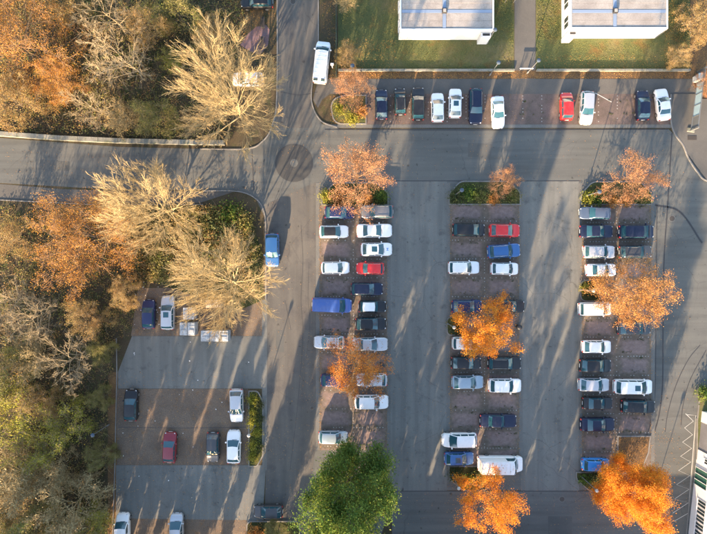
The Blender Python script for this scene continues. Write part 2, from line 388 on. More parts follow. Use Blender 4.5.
# paved bay blocks
def bays(x0, x1, y0, y1, yb, pitch, name='paved_bays', studs=True, z=.014, rot=False):
    m = paver_mat(name + '_blocks', at(0, yb).y, pitch * S, at(x0, 0).x, at(x1, 0).x)
    o = sheet(name, [(x0,y0),(x1,y0),(x1,y1),(x0,y1)], z, m)
    for x in (x0, x1):
        g = sheet('gutter_strip', [(x-2.6,y0-22),(x+1.0,y0-22),(x+1.0,y1),(x-2.6,y1)] if x == x0 else [(x-1.0,y0-22),(x+2.6,y0-22),(x+2.6,y1),(x-1.0,y1)], z + .004, M['gutter'], o)
    if studs:
        rng = random.Random(int(x0)); y = yb
        while y > y0 + 3: y -= pitch
        y += pitch
        while y < y1 - 3:
            mb = MB(); x = x0 + 3.5
            while x < x1 - 3:
                if rng.random() < .62:
                    q = at(x, y + rng.uniform(-.15, .15)); s = rng.uniform(.045, .075)
                    mb.box(q.x-s, q.x+s, q.y-s, q.y+s, z, z + .012)
                x += 2.9
            mb.build('stud_line', M['stud'], o); y += pitch
        mb = MB(); y = y0 + 4; xm = (x0 + x1) / 2
        while y < y1 - 2:
            if rng.random() < .6:
                q = at(xm, y); s = .055; mb.box(q.x-s, q.x+s, q.y-s, q.y+s, z, z + .012)
            y += 2.9
        mb.build('stud_line', M['stud'], o)
    return o
bayA = bays(318.5, 388, 205, 450, 221.7, 18.7)
bayB = bays(449, 520, 205, 466, 240, 18.9)
bayC = bays(581, 652, 205, 470, 222.5, 19.1)
# bays of the top row: turned a quarter
def bay_row(name, x0, x1, y0, y1, pitch, xb, z, studs=True):
    m = surf(name + '_blocks', [(.3, (.1,.078,.068)), (.55, (.14,.105,.092)), (.75, (.175,.13,.112))], .35, 12, .4, .9, .3, 30, mid=(1.2, (.085,.072,.055), .5, .75))
    o = sheet(name, [(x0,y0),(x1,y0),(x1,y1),(x0,y1)], z, m)
    if studs:
        rng = random.Random(int(x0 + y0)); x = xb
        while x < x1:
            mb = MB(); y = y0 + 2
            while y < y1 - 1:
                if rng.random() < .65:
                    q = at(x, y); s = .06; mb.box(q.x-s, q.x+s, q.y-s, q.y+s, z, z + .012)
                y += 3.2
            mb.build('stud_line', M['stud'], o); x += pitch
    return o
top_bays = bay_row('paved_bays', 366, 670, 94, 124.5, 18.9, 390.5, .014)
sheet('gutter_strip', [(325,124.6),(671,124.6),(672,128),(325,128)], .018, M['gutter'], top_bays)
M['bay_leafy'] = surf('leafy_bay_blocks', [(.3, (.11,.085,.065)), (.55, (.155,.12,.09)), (.75, (.2,.15,.105))], .3, 10, .5, .92, .4, 25, mid=(1.1, (.2,.11,.05), .55, .8))
lotb = sheet('leafy_bays', [(117,388.8),(248,388.8),(248,464.8),(117,464.8)], .016, M['bay_leafy'])
sheet('leafy_bays', [(112,518),(247,520),(247,700),(112,700)], .018, M['bay_leafy'])
sheet('leafy_bays', [(138,288),(262,288),(262,335.8),(131,335.8)], .012, M['bay_leafy'])
sheet('leafy_edge', [(108,372),(117.9,372),(115.9,560),(108,560)], .009, M['litter'])
strip('seam', [(118,427),(180,428),(247,427)], .06, .020, M['tar'], lotb)

# seams, tyre lines, covers on the road
def seam(pts, w=.05): strip('tar_seam', curve_pts(pts), w, .016, M['tar'], road)
seam([(447,181),(521,181)], .12); seam([(392,181),(447,181)], .1); seam([(521,181),(581,181)], .1)
seam([(325,129.5),(450,130),(668,129.5)], .12); seam([(392,491),(645,491)], .12)
seam([(672,133),(668,200),(664,260),(663,330),(662,392),(655,430),(640,462)], .16)
seam([(657,205),(656,300),(655,392),(650,424),(643,446)], .1)
seam([(700,345),(688,360),(676,385),(668,412),(665,432)], .09); seam([(706,350),(690,380),(683,405),(681,425)], .09)
seam([(301,225),(303,262),(301,300),(303,335),(299,390),(296,420),(290,470)], .05); seam([(309,262),(308,300),(310,322),(306,360)], .045); seam([(281,92),(300,95),(318,92)], .06)
seam([(285,300),(291,330)], .05); seam([(252,150),(254,190)], .08); seam([(655,205),(680,212),(702,243)], .25)
for pp in ([(548,516),(572,516),(572,560),(548,560)], [(468,143),(492,144),(491,158),(468,157)], [(40,160),(70,162),(69,171),(40,170)], [(276,330),(284,330),(284,352),(276,352)]):
    sheet('repair_patch', pp, .0145, M['patch2'], road)
patch = sheet('round_patch', [(294 + 19*math.cos(i*math.pi/18), 163 + 19*math.sin(i*math.pi/18)) for i in range(36)], .018, M['patch'])
sheet('patch_centre', [(294 + 4*math.cos(i*math.pi/8), 163 + 4*math.sin(i*math.pi/8)) for i in range(16)], .022, M['road'], patch)
for k, (x, y, r) in enumerate([(672,218.5,3.4), (562,499,3.2), (293,1.5,3.4), (312,408,2.2)]):
    t = empty('manhole_cover', at(x, y)); rr = r * S
    MB().lathe([(rr,.0),(rr,.024),(rr*.78,.024),(rr*.78,.018)], 24).build('frame', M['gutter'], t)
    MB().lathe([(rr*.76,.0),(rr*.76,.022),(rr*.5,.026)], 24).build('lid', M['iron'], t)
    tag(t, ['round manhole cover on the right-hand road beside the bays', 'round manhole cover near the foot of the right parking aisle', 'round manhole cover at the top edge of the north road', 'small round cover on the worn road beside the left bays'][k], 'manhole cover', 'manhole covers in the asphalt')
t = empty('drain_grate', at(691.7, 138, 0) + Vector((0,0,.09)))
MB().box(-.62,.62,-.3,.3,0,.02).build('frame', M['iron'], t)
for k in range(8): MB().box(-.56+k*.15,-.49+k*.15,-.26,.26,.02,.035).build('bar', M['iron'], t)
tag(t, 'rusty rectangular drain grate in the corner pavement', 'drain')
# painted marks
zz = []
for k in range(8):
    f = k / 7; zz += [(686.5 - 14*f + (0 if k else -1), 413.5 + 107*f*.93), (693.3 - 6*f, 421 + 13.6*k)]
mk = strip('zigzag_marking', zz[:-1], .08, .020, M['white_paint'], road)
strip('edge_marking', [(686,414.5),(695.8,415.3),(688,513),(674,521)], .08, .024, M['white_paint'], road)
strip('white_marking', [(595.2,93.2),(611.5,102.2)], .1, .030, M['white_paint'], top_bays)

# planting beds with kerbs
def bed(pts, mat, z=.10):
    o = sheet('planting_bed', pts, z, mat)
    path_solid('kerb', [(p.x, p.y) for p in rounded(pts)], .16, 0, z + .03, M['kerb'], o, True)
    return o
M['bed'] = surf('bed_soil', [(.3, (.035,.04,.014)), (.55, (.06,.065,.02)), (.75, (.1,.075,.03))], .8, 10, .5, .95, .5, 20)
bed([(322,205),(322,196,8),(334,183,8),(376,183,8),(388,193,8),(388,205)], M['bed'])
bed([(449,204.5),(449,194,8),(460,181.5,10),(508,181.5,10),(520,192,8),(520,204.5)], M['bed'])
bed([(581,204.5),(581,194,8),(592,182,10),(640,182,10),(651,193,8),(651,204.5)], M['bed'])
bed([(447,335,4),(447,317,4),(462,317,3),(462,335,3)], M['bed'])
bed([(580.5,301,5),(580.5,281,5),(600,279,3),(600,301,3)], M['bed'])
bed([(449,466),(486,466),(486,490,3),(462,490,10),(449,478,8)], M['bed'])
bed([(576,472),(617,472),(617,491,3),(590,491,12),(576,479,8)], M['bed'])
bed([(617.5,436),(650,436),(648,452),(641,470),(617.5,470)], M['litter'])
bed([(249,391),(258,391,5),(263,402,5),(263,455,6),(257,466,3),(249,466)], M['bed'])
bed([(334,124,9),(330,100,10),(345,95.5),(366,95.5),(366,124)], M['lawn'], .08)
bed([(247,521,5),(300,521,5),(298,600),(247,600)], M['bed'])
sheet('planting_bed', [(205,206),(243,206,10),(254,228),(263,255),(263,300,8),(240,310),(200,298),(160,284),(140,280),(120,206)], .02, M['bed'])
bed([(697,560),(697,420),(699,400,8),(715,375,10),(800,375),(800,560)], M['lawn'], .07)
path_solid('kerb_stones', [(-150,204),(0,200),(90,204.5),(203,204.5)], .14, 0, .1, M['kerb'])['kind'] = 'structure'
path_solid('kerb_stones', curve_pts([(203,191),(238,191.5),(256,199),(264,212),(266,235),(266,300)]), .15, 0, .1, M['kerb'])['kind'] = 'structure'
path_solid('kerb_stones', [(116.5,338),(117,372),(115,465),(112,560)], .12, 0, .08, M['kerb'])['kind'] = 'structure'
path_solid('kerb_stones', curve_pts([(318,-60),(318,58),(312.5,82),(312,104),(321,121),(337,127.5)]), .15, 0, .1, M['kerb'])['kind'] = 'structure'
path_solid('kerb_stones', curve_pts([(277,-60),(277,90),(272,126),(262,142),(246,149),(200,149)]), .15, 0, .1, M['kerb'])['kind'] = 'structure'

# ------------------------------------------------------------------ walls, fence, gate
def wall_thing(name, pts, width, h, label, slab_len=2.4, cap=.08):
    t = empty(name, at(*pts[0]))
    o = t.location.copy()
    w = path_solid('wall', pts, width, 0, h, M['concrete'], t); w.location = -o
    i = 0
    for a, b in zip(pts[:-1], pts[1:]):
        A, B = at(*a), at(*b); d = B - A; n = max(1, round(d.length / slab_len)); ang = math.atan2(d.y, d.x); sl = d.length / n
        me = MB().bbox(-sl/2+.012, sl/2-.012, -width/2-.04, width/2+.04, 0, cap, .015).mesh('coping_slab', M['concrete'])
        for k in range(n):
            c = link('coping_slab', me, t, A + d * ((k + .5) / n) + Vector((0, 0, h + .002)) - o); c.rotation_euler.z = ang; i += 1
    return tag(t, label, 'wall')
wall_thing('retaining_wall', [(-60,133.5),(0,134.5),(60,138.8),(120,141.6),(180,143),(225,143.5)], .55, .55, 'long mossy concrete wall between the left road and the bare woodland')
wall_thing('boundary_wall', [(338,71),(514,71)], .22, .3, 'low concrete kerb wall along the lawn of the left pavilion', 3)
wall_thing('boundary_wall', [(536,71),(689,71)], .22, .3, 'low concrete kerb wall along the lawn of the right pavilion', 3)

t = empty('mesh_fence', at(336.5, 78)); ln = 13.0
for k in range(7):
    MB().tube((0, k*2.1, 0), (0, k*2.1, 1.85), .035).build('post', M['metal_dark'], t)
for z in (.12, .75, 1.3, 1.8): MB().box(-.012, .012, .04, ln-.4, z, z+.03).build('rail', M['metal_dark'], t)
mb = MB()
for k in range(int((ln-.5)/.12)): mb.box(-.006, .006, .05+k*.12, .062+k*.12, .1, 1.84)
tag(mb.build('wire_panel', M['metal_dark'], t), kind='stuff')
tag(t, 'dark green wire mesh fence beside the parked white van', 'fence')

# sliding gate by the corner pavement
A, B = at(690, 129), at(697, 74); d = B - A
t = empty('sliding_gate', A + Vector((0,0,.09)), math.atan2(d.y, d.x)); ln = d.length
MB().box(-.05, ln, -.06, .06, .12, .24).build('bottom_beam', M['metal_grey'], t)
MB().box(-.05, ln, -.045, .045, 1.55, 1.63).build('top_rail', M['metal_grey'], t)
for k in range(6): MB().box(k*ln/5-.04, k*ln/5+.04, -.042, .042, .24, 1.55).build('upright', M['metal_grey'], t)
for k in range(5): MB().box(k*ln/5+.06, (k+1)*ln/5-.06, -.015, .015, .3, 1.48).build('panel', M['gate_panel'] if k in (1, 2, 3) else M['metal_grey'], t)
MB().bbox(-.45, .1, -.55, .45, -.08, .14, .04).build('foot_block', M['concrete'], t)
MB().box(-.35, -.2, -.09, .09, .14, 1.75).build('guide_post', M['metal_grey'], t)
MB().box(ln+.12, ln+.3, -.09, .09, 0, 1.75).build('guide_post', M['metal_grey'], t)
tag(t, 'long grey sliding gate with pale blue panels beside the corner pavement', 'gate')
t = empty('control_cabinet', at(695.5, 80) + Vector((-.1,0,.012)))
MB().bbox(-.3,.3,-.38,.38,0,1.3,.03).build('housing', M['skip_white'], t); MB().bbox(-.36,.36,-.44,.44,1.303,1.36,.02).build('lid', M['gate_panel'], t)
tag(t, 'white cabinet with pale blue lid at the far end of the gate', 'cabinet')

# ------------------------------------------------------------------ buildings
def window(parent, x, y, z, w, h, axis, out, glass='winglass'):
    """window set in a wall. axis 'x': wall runs along x; out: outward sign"""
    def bx(a0, a1, d0, d1, z0, z1):
        d0, d1 = sorted((d0 * out, d1 * out))
        return MB().box(a0, a1, y+d0, y+d1, z0, z1) if axis == 'x' else MB().box(x+d0, x+d1, a0, a1, z0, z1)
    c = x if axis == 'x' else y
    g = bx(c-w/2, c+w/2, .004, .02, z, z+h).build('window', M[glass], parent)
    for a0, a1, z0, z1 in ((c-w/2-.05, c-w/2, z-.05, z+h+.05), (c+w/2, c+w/2+.05, z-.05, z+h+.05), (c-w/2, c+w/2, z+h, z+h+.05), (c-.025, c+.025, z, z+h)):
        bx(a0, a1, .004, .05, z0, z1).build('frame', M['parapet'], g)
    bx(c-w/2-.08, c+w/2+.08, .003, .12, z-.1, z-.052).build('sill', M['parapet'], g)
    return g

def pavilion(x0, x1, ybase, label, ridge_px, skirt_side):
    h = 2.9; a = at(x0, ybase); b = at(x1, ybase); W = b.x - a.x; D = 26.0
    t = empty('pavilion', (a.x, a.y, 0))
    MB().box(0, W, 0, D, 0, h).build('wall', M['facade'], t)
    roof = MB().box(.02, W-.02, .02, D-.02, h+.002, h+.04).build('roof', M['roofsheet'], t)
    rx = at(ridge_px, 0).x * (HC-h)/HC - a.x; ry0 = at(0, 11.8, h).y - a.y
    ridges = [ry0 + k*6.4 for k in range(4)]
    mb1 = MB().box(rx-.22, rx+.22, .2, D-.2, h+.042, h+.13).build('ridge_cap', M['roofblue'], t)
    for r in ridges: 
        for (u, v) in ((.2, rx-.225), (rx+.225, W-.2)):
            MB().box(u, v, r-.2, r+.2, h+.042, h+.11).build('ridge_cap', M['roofblue'], t)
    ys = [.18] + [v for r in ridges for v in (r-.205, r+.205)] + [D-.2]; rng = random.Random(int(x0))
    for (u, v) in ((.19, rx-.225), (rx+.225, W-.19)):
        for k in range(0, len(ys), 2):
            n = max(1, round((ys[k+1]-ys[k])/.82)); st = (ys[k+1]-ys[k])/n
            me = MB().bbox(u+.01, v-.01, .012, st-.012, 0, .03, .012).mesh('roof_panel', M['roofsheet'])
            for j in range(n): link('roof_panel', me, roof, (0, ys[k]+j*st, h+.044+rng.uniform(0,.012)))
    for x, y, X, Y in ((-.06,-.06,W+.06,.12), (-.06,D-.12,W+.06,D+.06), (-.06,.123,.12,D-.123), (W-.12,.123,W+.06,D-.123)):
        MB().bbox(x, X, y, Y, h-.22, h+.17, .02).build('parapet', M['parapet'], t)
    v = MB().bbox(rx-.32, rx+.32, ridges[0]-.32, ridges[0]+.32, h+.132, h+.42, .05).build('roof_vent', M['trim'], t)
    MB().bbox(rx-.2, rx+.2, ridges[0]-.2, ridges[0]+.2, h+.422, h+.47, .03).build('vent_cap', M['roofsheet'], v)
    for k in range(5): window(t, 0, 1.4 + k*2.6, .9, 1.5, 1.4, 'y', -1)
    for k in range(4): window(t, W, 1.6 + k*3.2, .9, 1.6, 1.4, 'y', 1)
    # entrance lobby box on one corner
    bx = (W-1.45, W-.15) if skirt_side > 0 else (-.05, 1.05)
    o = MB().bbox(bx[0], bx[1], -.62, -.064, 0, 2.35, .03).build('porch', M['parapet'], t)
    MB().box(bx[0]+.2, bx[1]-.15, -.5, -.2, 2.353, 2.39).build('porch_grille', M['trim'], o)
    MB().tube((W+.1, -.02, 0), (W+.1, -.02, h-.24), .05).build('downpipe', M['metal_grey'], t)
    return tag(t, label, 'building', 'white flat-roofed pavilions')
pavilion(398.4, 487.5, 40, 'white flat-roofed pavilion at top centre with blue-grey roof ridges', 444.2, 1)
pavilion(561.5, 654, 38.6, 'white flat-roofed pavilion at top right with windows along its left side', 614.5, -1)

# white building cut by the right edge
A, B = at(688.3, 534), at(697.5, 449); d = (B - A); ang = math.atan2(d.y, d.x) - math.pi/2
t = empty('white_building', (A.x, A.y, 0), ang); ln = d.length
MB().box(0, 16, -9, ln, .0, 7.2).build('wall', M['facade'], t)
MB().bbox(-.1, 16.1, -9.1, ln+.1, 7.203, 7.4, .03).build('roof', M['slab'], t)
for y0 in (1.0, 2.0, 3.0, 4.0, 5.0): window(t, 0, y0, 1.2, .78, 1.5, 'y', -1)
for y0 in (-7.5,-5,-2.5): window(t, 0, y0, 1.2, 1.2, 1.5, 'y', -1)
for y0 in (-7.5,-5,-2.5,1.5,4,6.5,9): window(t, 0, y0, 4.3, 1.2, 1.5, 'y', -1)
dr = MB().box(-.03, -.004, 7.0, 9.3, .1, 2.5).build('entrance_glazing', M['doorgreen'], t)
for y0 in (6.95, 7.7, 8.5, 9.3): MB().box(-.09, -.032, y0-.04, y0+.04, .1, 2.5).build('mullion', M['parapet'], dr)
MB().box(-.09, -.033, 6.9, 9.4, 2.503, 2.6).build('transom', M['parapet'], dr)
window(t, 0, 10.6, 1.6, .6, .6, 'y', -1)
lo = MB().box(.06, 16, ln+.004, ln+3.7, 0, 2.6).build('low_wing', M['slab'], t)
MB().bbox(0, 16.1, ln+.11, ln+3.75, 2.604, 2.75, .03).build('low_wing_roof', M['slab'], lo)
MB().box(0, 16, ln+3.76, ln+5.2, 0, 2.4).build('end_wall', M['facade'], lo)
tag(t, 'white rendered building with green glazed entrance at the right edge', 'building')
path_solid('kerb_stones', [(695.8,418),(694,450),(686,534),(682,575)], .1, 0, .09, M['kerb'])['kind'] = 'structure'

# low block added unseen south of the frame to shade the car park
def shade_block(x0, x1, y0, depth, h, label):
    a = at(x0, y0); b = at(x1, y0); W = b.x - a.x
    t = empty('added_shade_block', (a.x, a.y - depth, 0))
    MB().box(0, W, 0, depth, 0, h).build('wall', M['shade_block'], t)
    MB().bbox(-.15, W+.15, -.15, depth+.15, h+.003, h+.35, .05).build('roof', M['slab'], t)
    n = max(1, int(W / 2.6)); wm = MB().box(-.7, .7, 0, .03, 0, 1.5).mesh('window', M['winglass']); sm = MB().box(-.8, .8, 0, .14, -.1, -.005).mesh('sill', M['parapet'])
    for f in range(int(h / 3.1)):
        for k in range(n):
            w = link('window', wm, t, ((k+.5) * W / n, depth + .004, 1.0 + f*3.1)); link('sill', sm, w)
    return tag(t, label, 'building')
shade_block(266, 690, 600, 14, 4.4, 'added unseen low grey block that shades the car park')

# ------------------------------------------------------------------ cars
def lerp_profile(pts, x):
    for (a, za), (b, zb) in zip(pts[:-1], pts[1:]):
        if x <= b: 
            t = 0 if b == a else max(0, (x - a) / (b - a)); return za + (zb - za) * t
    return pts[-1][1]

def grid_part(V, quads):
    ids = sorted({i for q in quads for i in q}); mp = {i: k for k, i in enumerate(ids)}
    return [V[i] for i in ids], [tuple(mp[i] for i in q) for q in quads]

def mesh_of(name, V, F, mat, smooth=True):
    me = bpy.data.meshes.new(name); me.from_pydata(V, [], F); me.update()
    if smooth: me.polygons.foreach_set('use_smooth', np.ones(len(F), dtype=bool))
    me.materials.append(mat); return me

class CarType:
    """kind: lengths in metres. x forward, origin on the ground under the centre"""
    def __init__(s, name, Ln, W, H, belt, nose, cowl, head, tail, rbase, hood=.95, deck=None, pillars=(), wr=.76, cargo=False, panel=False, tailz=None):
        # nose: bonnet front height; cowl/head: x of windscreen foot/top; tail/rbase: x of roof end / rear-window foot
        s.name, s.L, s.W, s.H = name, Ln, W, H
        h = Ln / 2; w = W / 2; s.parts = {}
        deck = belt if deck is None else deck
        top = [(-h, .55), (-h+.05, .80 if tailz is None else tailz), (-h+.22, deck-.02), (rbase, deck), (cowl, hood), (cowl+.02, hood), (h-.55, nose+.06), (h-.2, nose), (h-.05, nose-.14), (h, .46)]
        top = sorted(top)
        xs = sorted(set([round(v, 3) for v in (-h, -h+.03, -h+.1, -h+.25, -h+.5, rbase, rbase+.15, 0, cowl-.4, cowl, cowl+.03, (cowl+h-.5)/2, h-.55, h-.32, h-.18, h-.08, h-.03, h)]))
        def hw(x):
            e = 0
            if x > h-.75: e = ((x-(h-.75))/.75)**2.6 * .3
            if x < -h+.5: e = ((-h+.5-x)/.5)**2.6 * .17
            return w * (1 - e)
        fr = [(.90,0),(.985,.13),(1,.42),(.992,.74),(.955,.92),(.87,.985),(.55,1.015),(0,1.03)]
        V = []; n = len(fr); m = 2*n-1
        for x in xs:
            zt = lerp_profile(top, x); ww = hw(x); zb = .2 if abs(x) < h-.1 else .27
            half = [(ww*a, zb+(zt-zb)*b) for a, b in fr]
            for y, z in half: V.append((x, y, z))
            for y, z in half[-2::-1]: V.append((x, -y, z))
        body, bonnet = [], []
        for i in range(len(xs)-1):
            for j in range(m-1):
                q = (i*m+j, i*m+j+1, (i+1)*m+j+1, (i+1)*m+j)
                if xs[i] >= cowl+.02 and xs[i+1] <= h-.15 and 5 <= j <= m-7: bonnet.append(q)
                body.append(q)
        body.append(tuple(range(m))); body.append(tuple((len(xs)-1)*m+j for j in range(m-1, -1, -1)))
        for i in range(len(xs)-1): body.append((i*m, (i+1)*m, (i+1)*m+m-1, i*m+m-1))
        s.parts['body'] = [mesh_of('body', *grid_part(V, body), M['trim'])]
        if bonnet:
            bv, bf = grid_part(V, bonnet)
            bv = [(x, y*.97, z+.014) for x, y, z in bv]
            s.parts['bonnet'] = [mesh_of('bonnet', bv, bf, M['trim'])]
        # cabin
        wb = w*.93
        cx = [cowl, cowl+(head-cowl)*.35, cowl+(head-cowl)*.7, head]
        pil = sorted(pillars, reverse=True); pr = []
        for p in pil: pr += [p+.05, p-.05]
        mids = [head-(head-tail)*k for k in (.25,.5,.75)]
        rear = [tail, tail+(rbase-tail)*.5, rbase]
        xs2 = sorted(set(round(v, 3) for v in cx+pr+mids+rear), reverse=True)
        cfr = [(0,0),(.12,.12),(.80,.80),(.93,.925),(None,.985),(None,1.0)]
        wrr = w*wr
        def roofz(x):
            b = hood-.03 if x > head else deck-.03
            if x > head: t = (x-head)/(cowl-head); return b+(H-.02-b)*(1-t)**.92
            if x < tail: t = (tail-x)/(tail-rbase) if tail != rbase else 0; return b+(H-.06-b)*(1-t)**.9
            t = (x-tail)/(head-tail); return H-.06*(1-t)**2-.02*t**2
        V = []; n = len(cfr); m = 2*n-1
        for x in xs2:
            z = roofz(x); b = min((hood if x > 0 else deck), z+.03)-.03 if False else (hood+(deck-hood)*min(1,max(0,(cowl-x)/(cowl-rbase))))-.03
            k = max(0, min(1, (z-b)/(H-b)))
            wbx = min(wb, hw(x)*.94)
            rows = []
            for f, g in cfr:
                yy = (wbx+(wrr-wbx)*f*k) if f is not None else (wrr*.60 if g < 1 else 0)
                if f is not None and f > .9: yy = wbx+(wrr-wbx)*f*k-.07
                if f is None and g < 1: yy = (wbx+(wrr-wbx)*k)*.58
                rows.append((yy, b+(z-b)*g))
            for y, zz in rows:
                bend = -.13*(y/wb)**2 if x > head-.01 else (.10*(y/wb)**2 if x < tail+.01 and not cargo else 0)
                V.append((x+bend, y, zz))
            for y, zz in rows[-2::-1]:
                bend = -.13*(y/wb)**2 if x > head-.01 else (.10*(y/wb)**2 if x < tail+.01 and not cargo else 0)
                V.append((x+bend, -y, zz))
        cls = {}
        for i in range(len(xs2)-1):
            xa, xb = xs2[i], xs2[i+1]; xm = (xa+xb)/2
            for j in range(m-1):
                jj = j if j < n-1 else m-2-j            # 0..4 from the sill to the roof middle
                side = 0 if j < n-1 else 1
                q = (i*m+j, (i+1)*m+j, (i+1)*m+j+1, i*m+j+1)
                c = 'cabin_frame'
                if xm > head: c = 'windscreen' if jj >= 3 else ('cabin_frame' if jj != 1 or xm > head+(cowl-head)*.72 else 'side%d' % side)
                elif xm < tail: 
                    if jj >= 3: c = 'rear_window' if not (cargo and panel) else 'cabin_frame'
                    elif jj == 1 and not panel and not cargo and xm > tail+(rbase-tail)*.4: c = 'side%d' % side
                else:
                    inpil = any(abs(xm-p) < .05 for p in pillars)
                    if jj >= 3: c = 'roof'
                    elif jj == 1 and not inpil and not (panel and xm < head-1.0): c = 'side%d' % side
                cls.setdefault(c, []).append(q)
        for c, q in cls.items():
            nm = {'side0': 'side_window', 'side1': 'side_window'}.get(c, c)
            mt = M['glass'] if nm in ('side_window', 'windscreen', 'rear_window') else M['trim']
            v, f = grid_part(V, q)
            if nm == 'roof': v = [(x, y, z+.006) for x, y, z in v]
            s.parts.setdefault(nm, []).append(mesh_of(nm, v, f, mt))
        # fittings
        def one(nm, mb, mat, smooth=False): s.parts.setdefault(nm, []).append(mb.mesh(nm, mat, smooth))
        for sg in (1, -1):
            y = hw(h-.22)*.78*sg
            one('headlight', MB().lathe([(.02,-.07),(.12,-.05),(.16,0),(.12,.05),(.03,.075)], 10, (0,0,0)), M['lamp_clear'], True)
            me = s.parts['headlight'][-1]
            me.vertices.foreach_set('co', np.array([(v.co.x*1.1-.02*0+h-.24, v.co.y*.8+y, v.co.z+nose-.08) for v in me.vertices], dtype=np.float32).ravel())
            yt = hw(-h+.1)*.86*sg; zt = min(deck-.1, .86)
            one('taillight', MB().bbox(-h-.012, -h+.1, yt-.1, yt+.1, zt-.26, zt-.03, .03), M['lamp_red'])
            mx = cowl-.42
            one('mirror', MB().bbox(mx-.07, mx+.1, min(sg*w*.94, sg*(w+.17)), max(sg*w*.94, sg*(w+.17)), belt-.04, belt+.13, .03), M['trim'])
        one('grille', MB().box(h-.1, h+.012, -.42, .42, .36, .52), M['trim'])
        one('number_plate', MB().box(h+.012, h+.03, -.26, .26, .4, .51), M['plate'])
        one('number_plate', MB().box(-h-.03, -h-.0, -.26, .26, .62, .73), M['plate'])
        one('wiper', MB().box(cowl-.05, cowl-.02, -.5, .15, hood+.03, hood+.05), M['trim'])
        wr_ = .31 if H < 1.6 else .34
        s.wheels = [(x, y) for x in (h*.64, -h*.60) for y in (w-.11, -w+.11)]
        s.wr = wr_
        mb = MB().tube((0,-.115,wr_), (0,.115,wr_), wr_, wr_, 18); s.wheel = mb.mesh('wheel', M['rubber'], False)
        mb = MB().tube((0,-.125,wr_), (0,.125,wr_), wr_*.64, wr_*.64, 12); s.rim = mb.mesh('rim', M['rim'], False)
        mb = MB().bbox(head-.95, head-.22, -.36, .36, H-.005, H+.014, .03); s.sunroof = mb.mesh('sunroof', M['glass'])
        s.rails = []
        for sg in (1, -1):
            mb = MB(); y = sg*(w*wr-.10); seg = [(tail+.1, H-.075), (tail+.22, H+.035), (head-.4, H+.055), (head-.25, H-.03)]
            for (xa, za), (xb, zb) in zip(seg[:-1], seg[1:]): mb.tube((xa,y,za), (xb,y,zb), .025, None, 6)
            s.rails.append(mb.mesh('roof_rail', M['metal_grey'], False))

CT = {
 'small':  CarType('small',  3.75, 1.66, 1.49, .93, .72, 1.02, .38, -1.42, -1.72, .96, .94, (.0-.35,)),
 'mini':   CarType('mini',   3.80, 1.70, 1.42, .92, .76, .78, .32, -1.38, -1.66, .95, .92, (-.45,)),
 'hatch':  CarType('hatch',  4.25, 1.80, 1.46, .94, .74, 1.05, .28, -1.42, -1.92, .97, .96, (-.25, -1.1)),
 'sedan':  CarType('sedan',  4.75, 1.82, 1.44, .95, .74, 1.02, .22, -.98, -1.62, .97, 1.0, (-.28,)),
 'oldsedan': CarType('oldsedan', 4.95, 1.80, 1.40, .93, .80, .78, .28, -1.0, -1.45, .95, .97, (-.3,), wr=.78),
 'estate': CarType('estate', 4.65, 1.82, 1.48, .95, .74, 1.1, .34, -1.85, -2.2, .97, .95, (-.22, -1.1)),
 'suv':    CarType('suv',    4.45, 1.86, 1.66, 1.06, .88, 1.05, .36, -1.65, -2.06, 1.09, 1.06, (-.2, -1.1), wr=.80),
 'mpv':    CarType('mpv',    4.50, 1.84, 1.68, 1.0, .80, 1.42, .5, -1.85, -2.14, 1.02, .98, (-.05, -1.05), wr=.80),
 'bigmpv': CarType('bigmpv', 5.15, 1.95, 1.80, 1.08, .86, 1.62, .62, -2.2, -2.48, 1.1, 1.06, (.1, -1.0), wr=.82),
 'boxvan': CarType('boxvan', 4.40, 1.80, 1.83, 1.05, .82, 1.30, .62, -2.02, -2.12, 1.07, 1.05, (-.3,), wr=.87, cargo=True),
 'van':    CarType('van',    5.35, 1.95, 1.98, 1.12, .92, 1.85, 1.1, -2.5, -2.6, 1.14, 1.12, (.1,), wr=.88, cargo=True, panel=True),
 'bigvan': CarType('bigvan', 6.05, 2.05, 2.55, 1.2, .98, 2.2, 1.45, -2.85, -2.95, 1.22, 1.2, (.45,), wr=.88, cargo=True, panel=True),
}
MIRR = {}
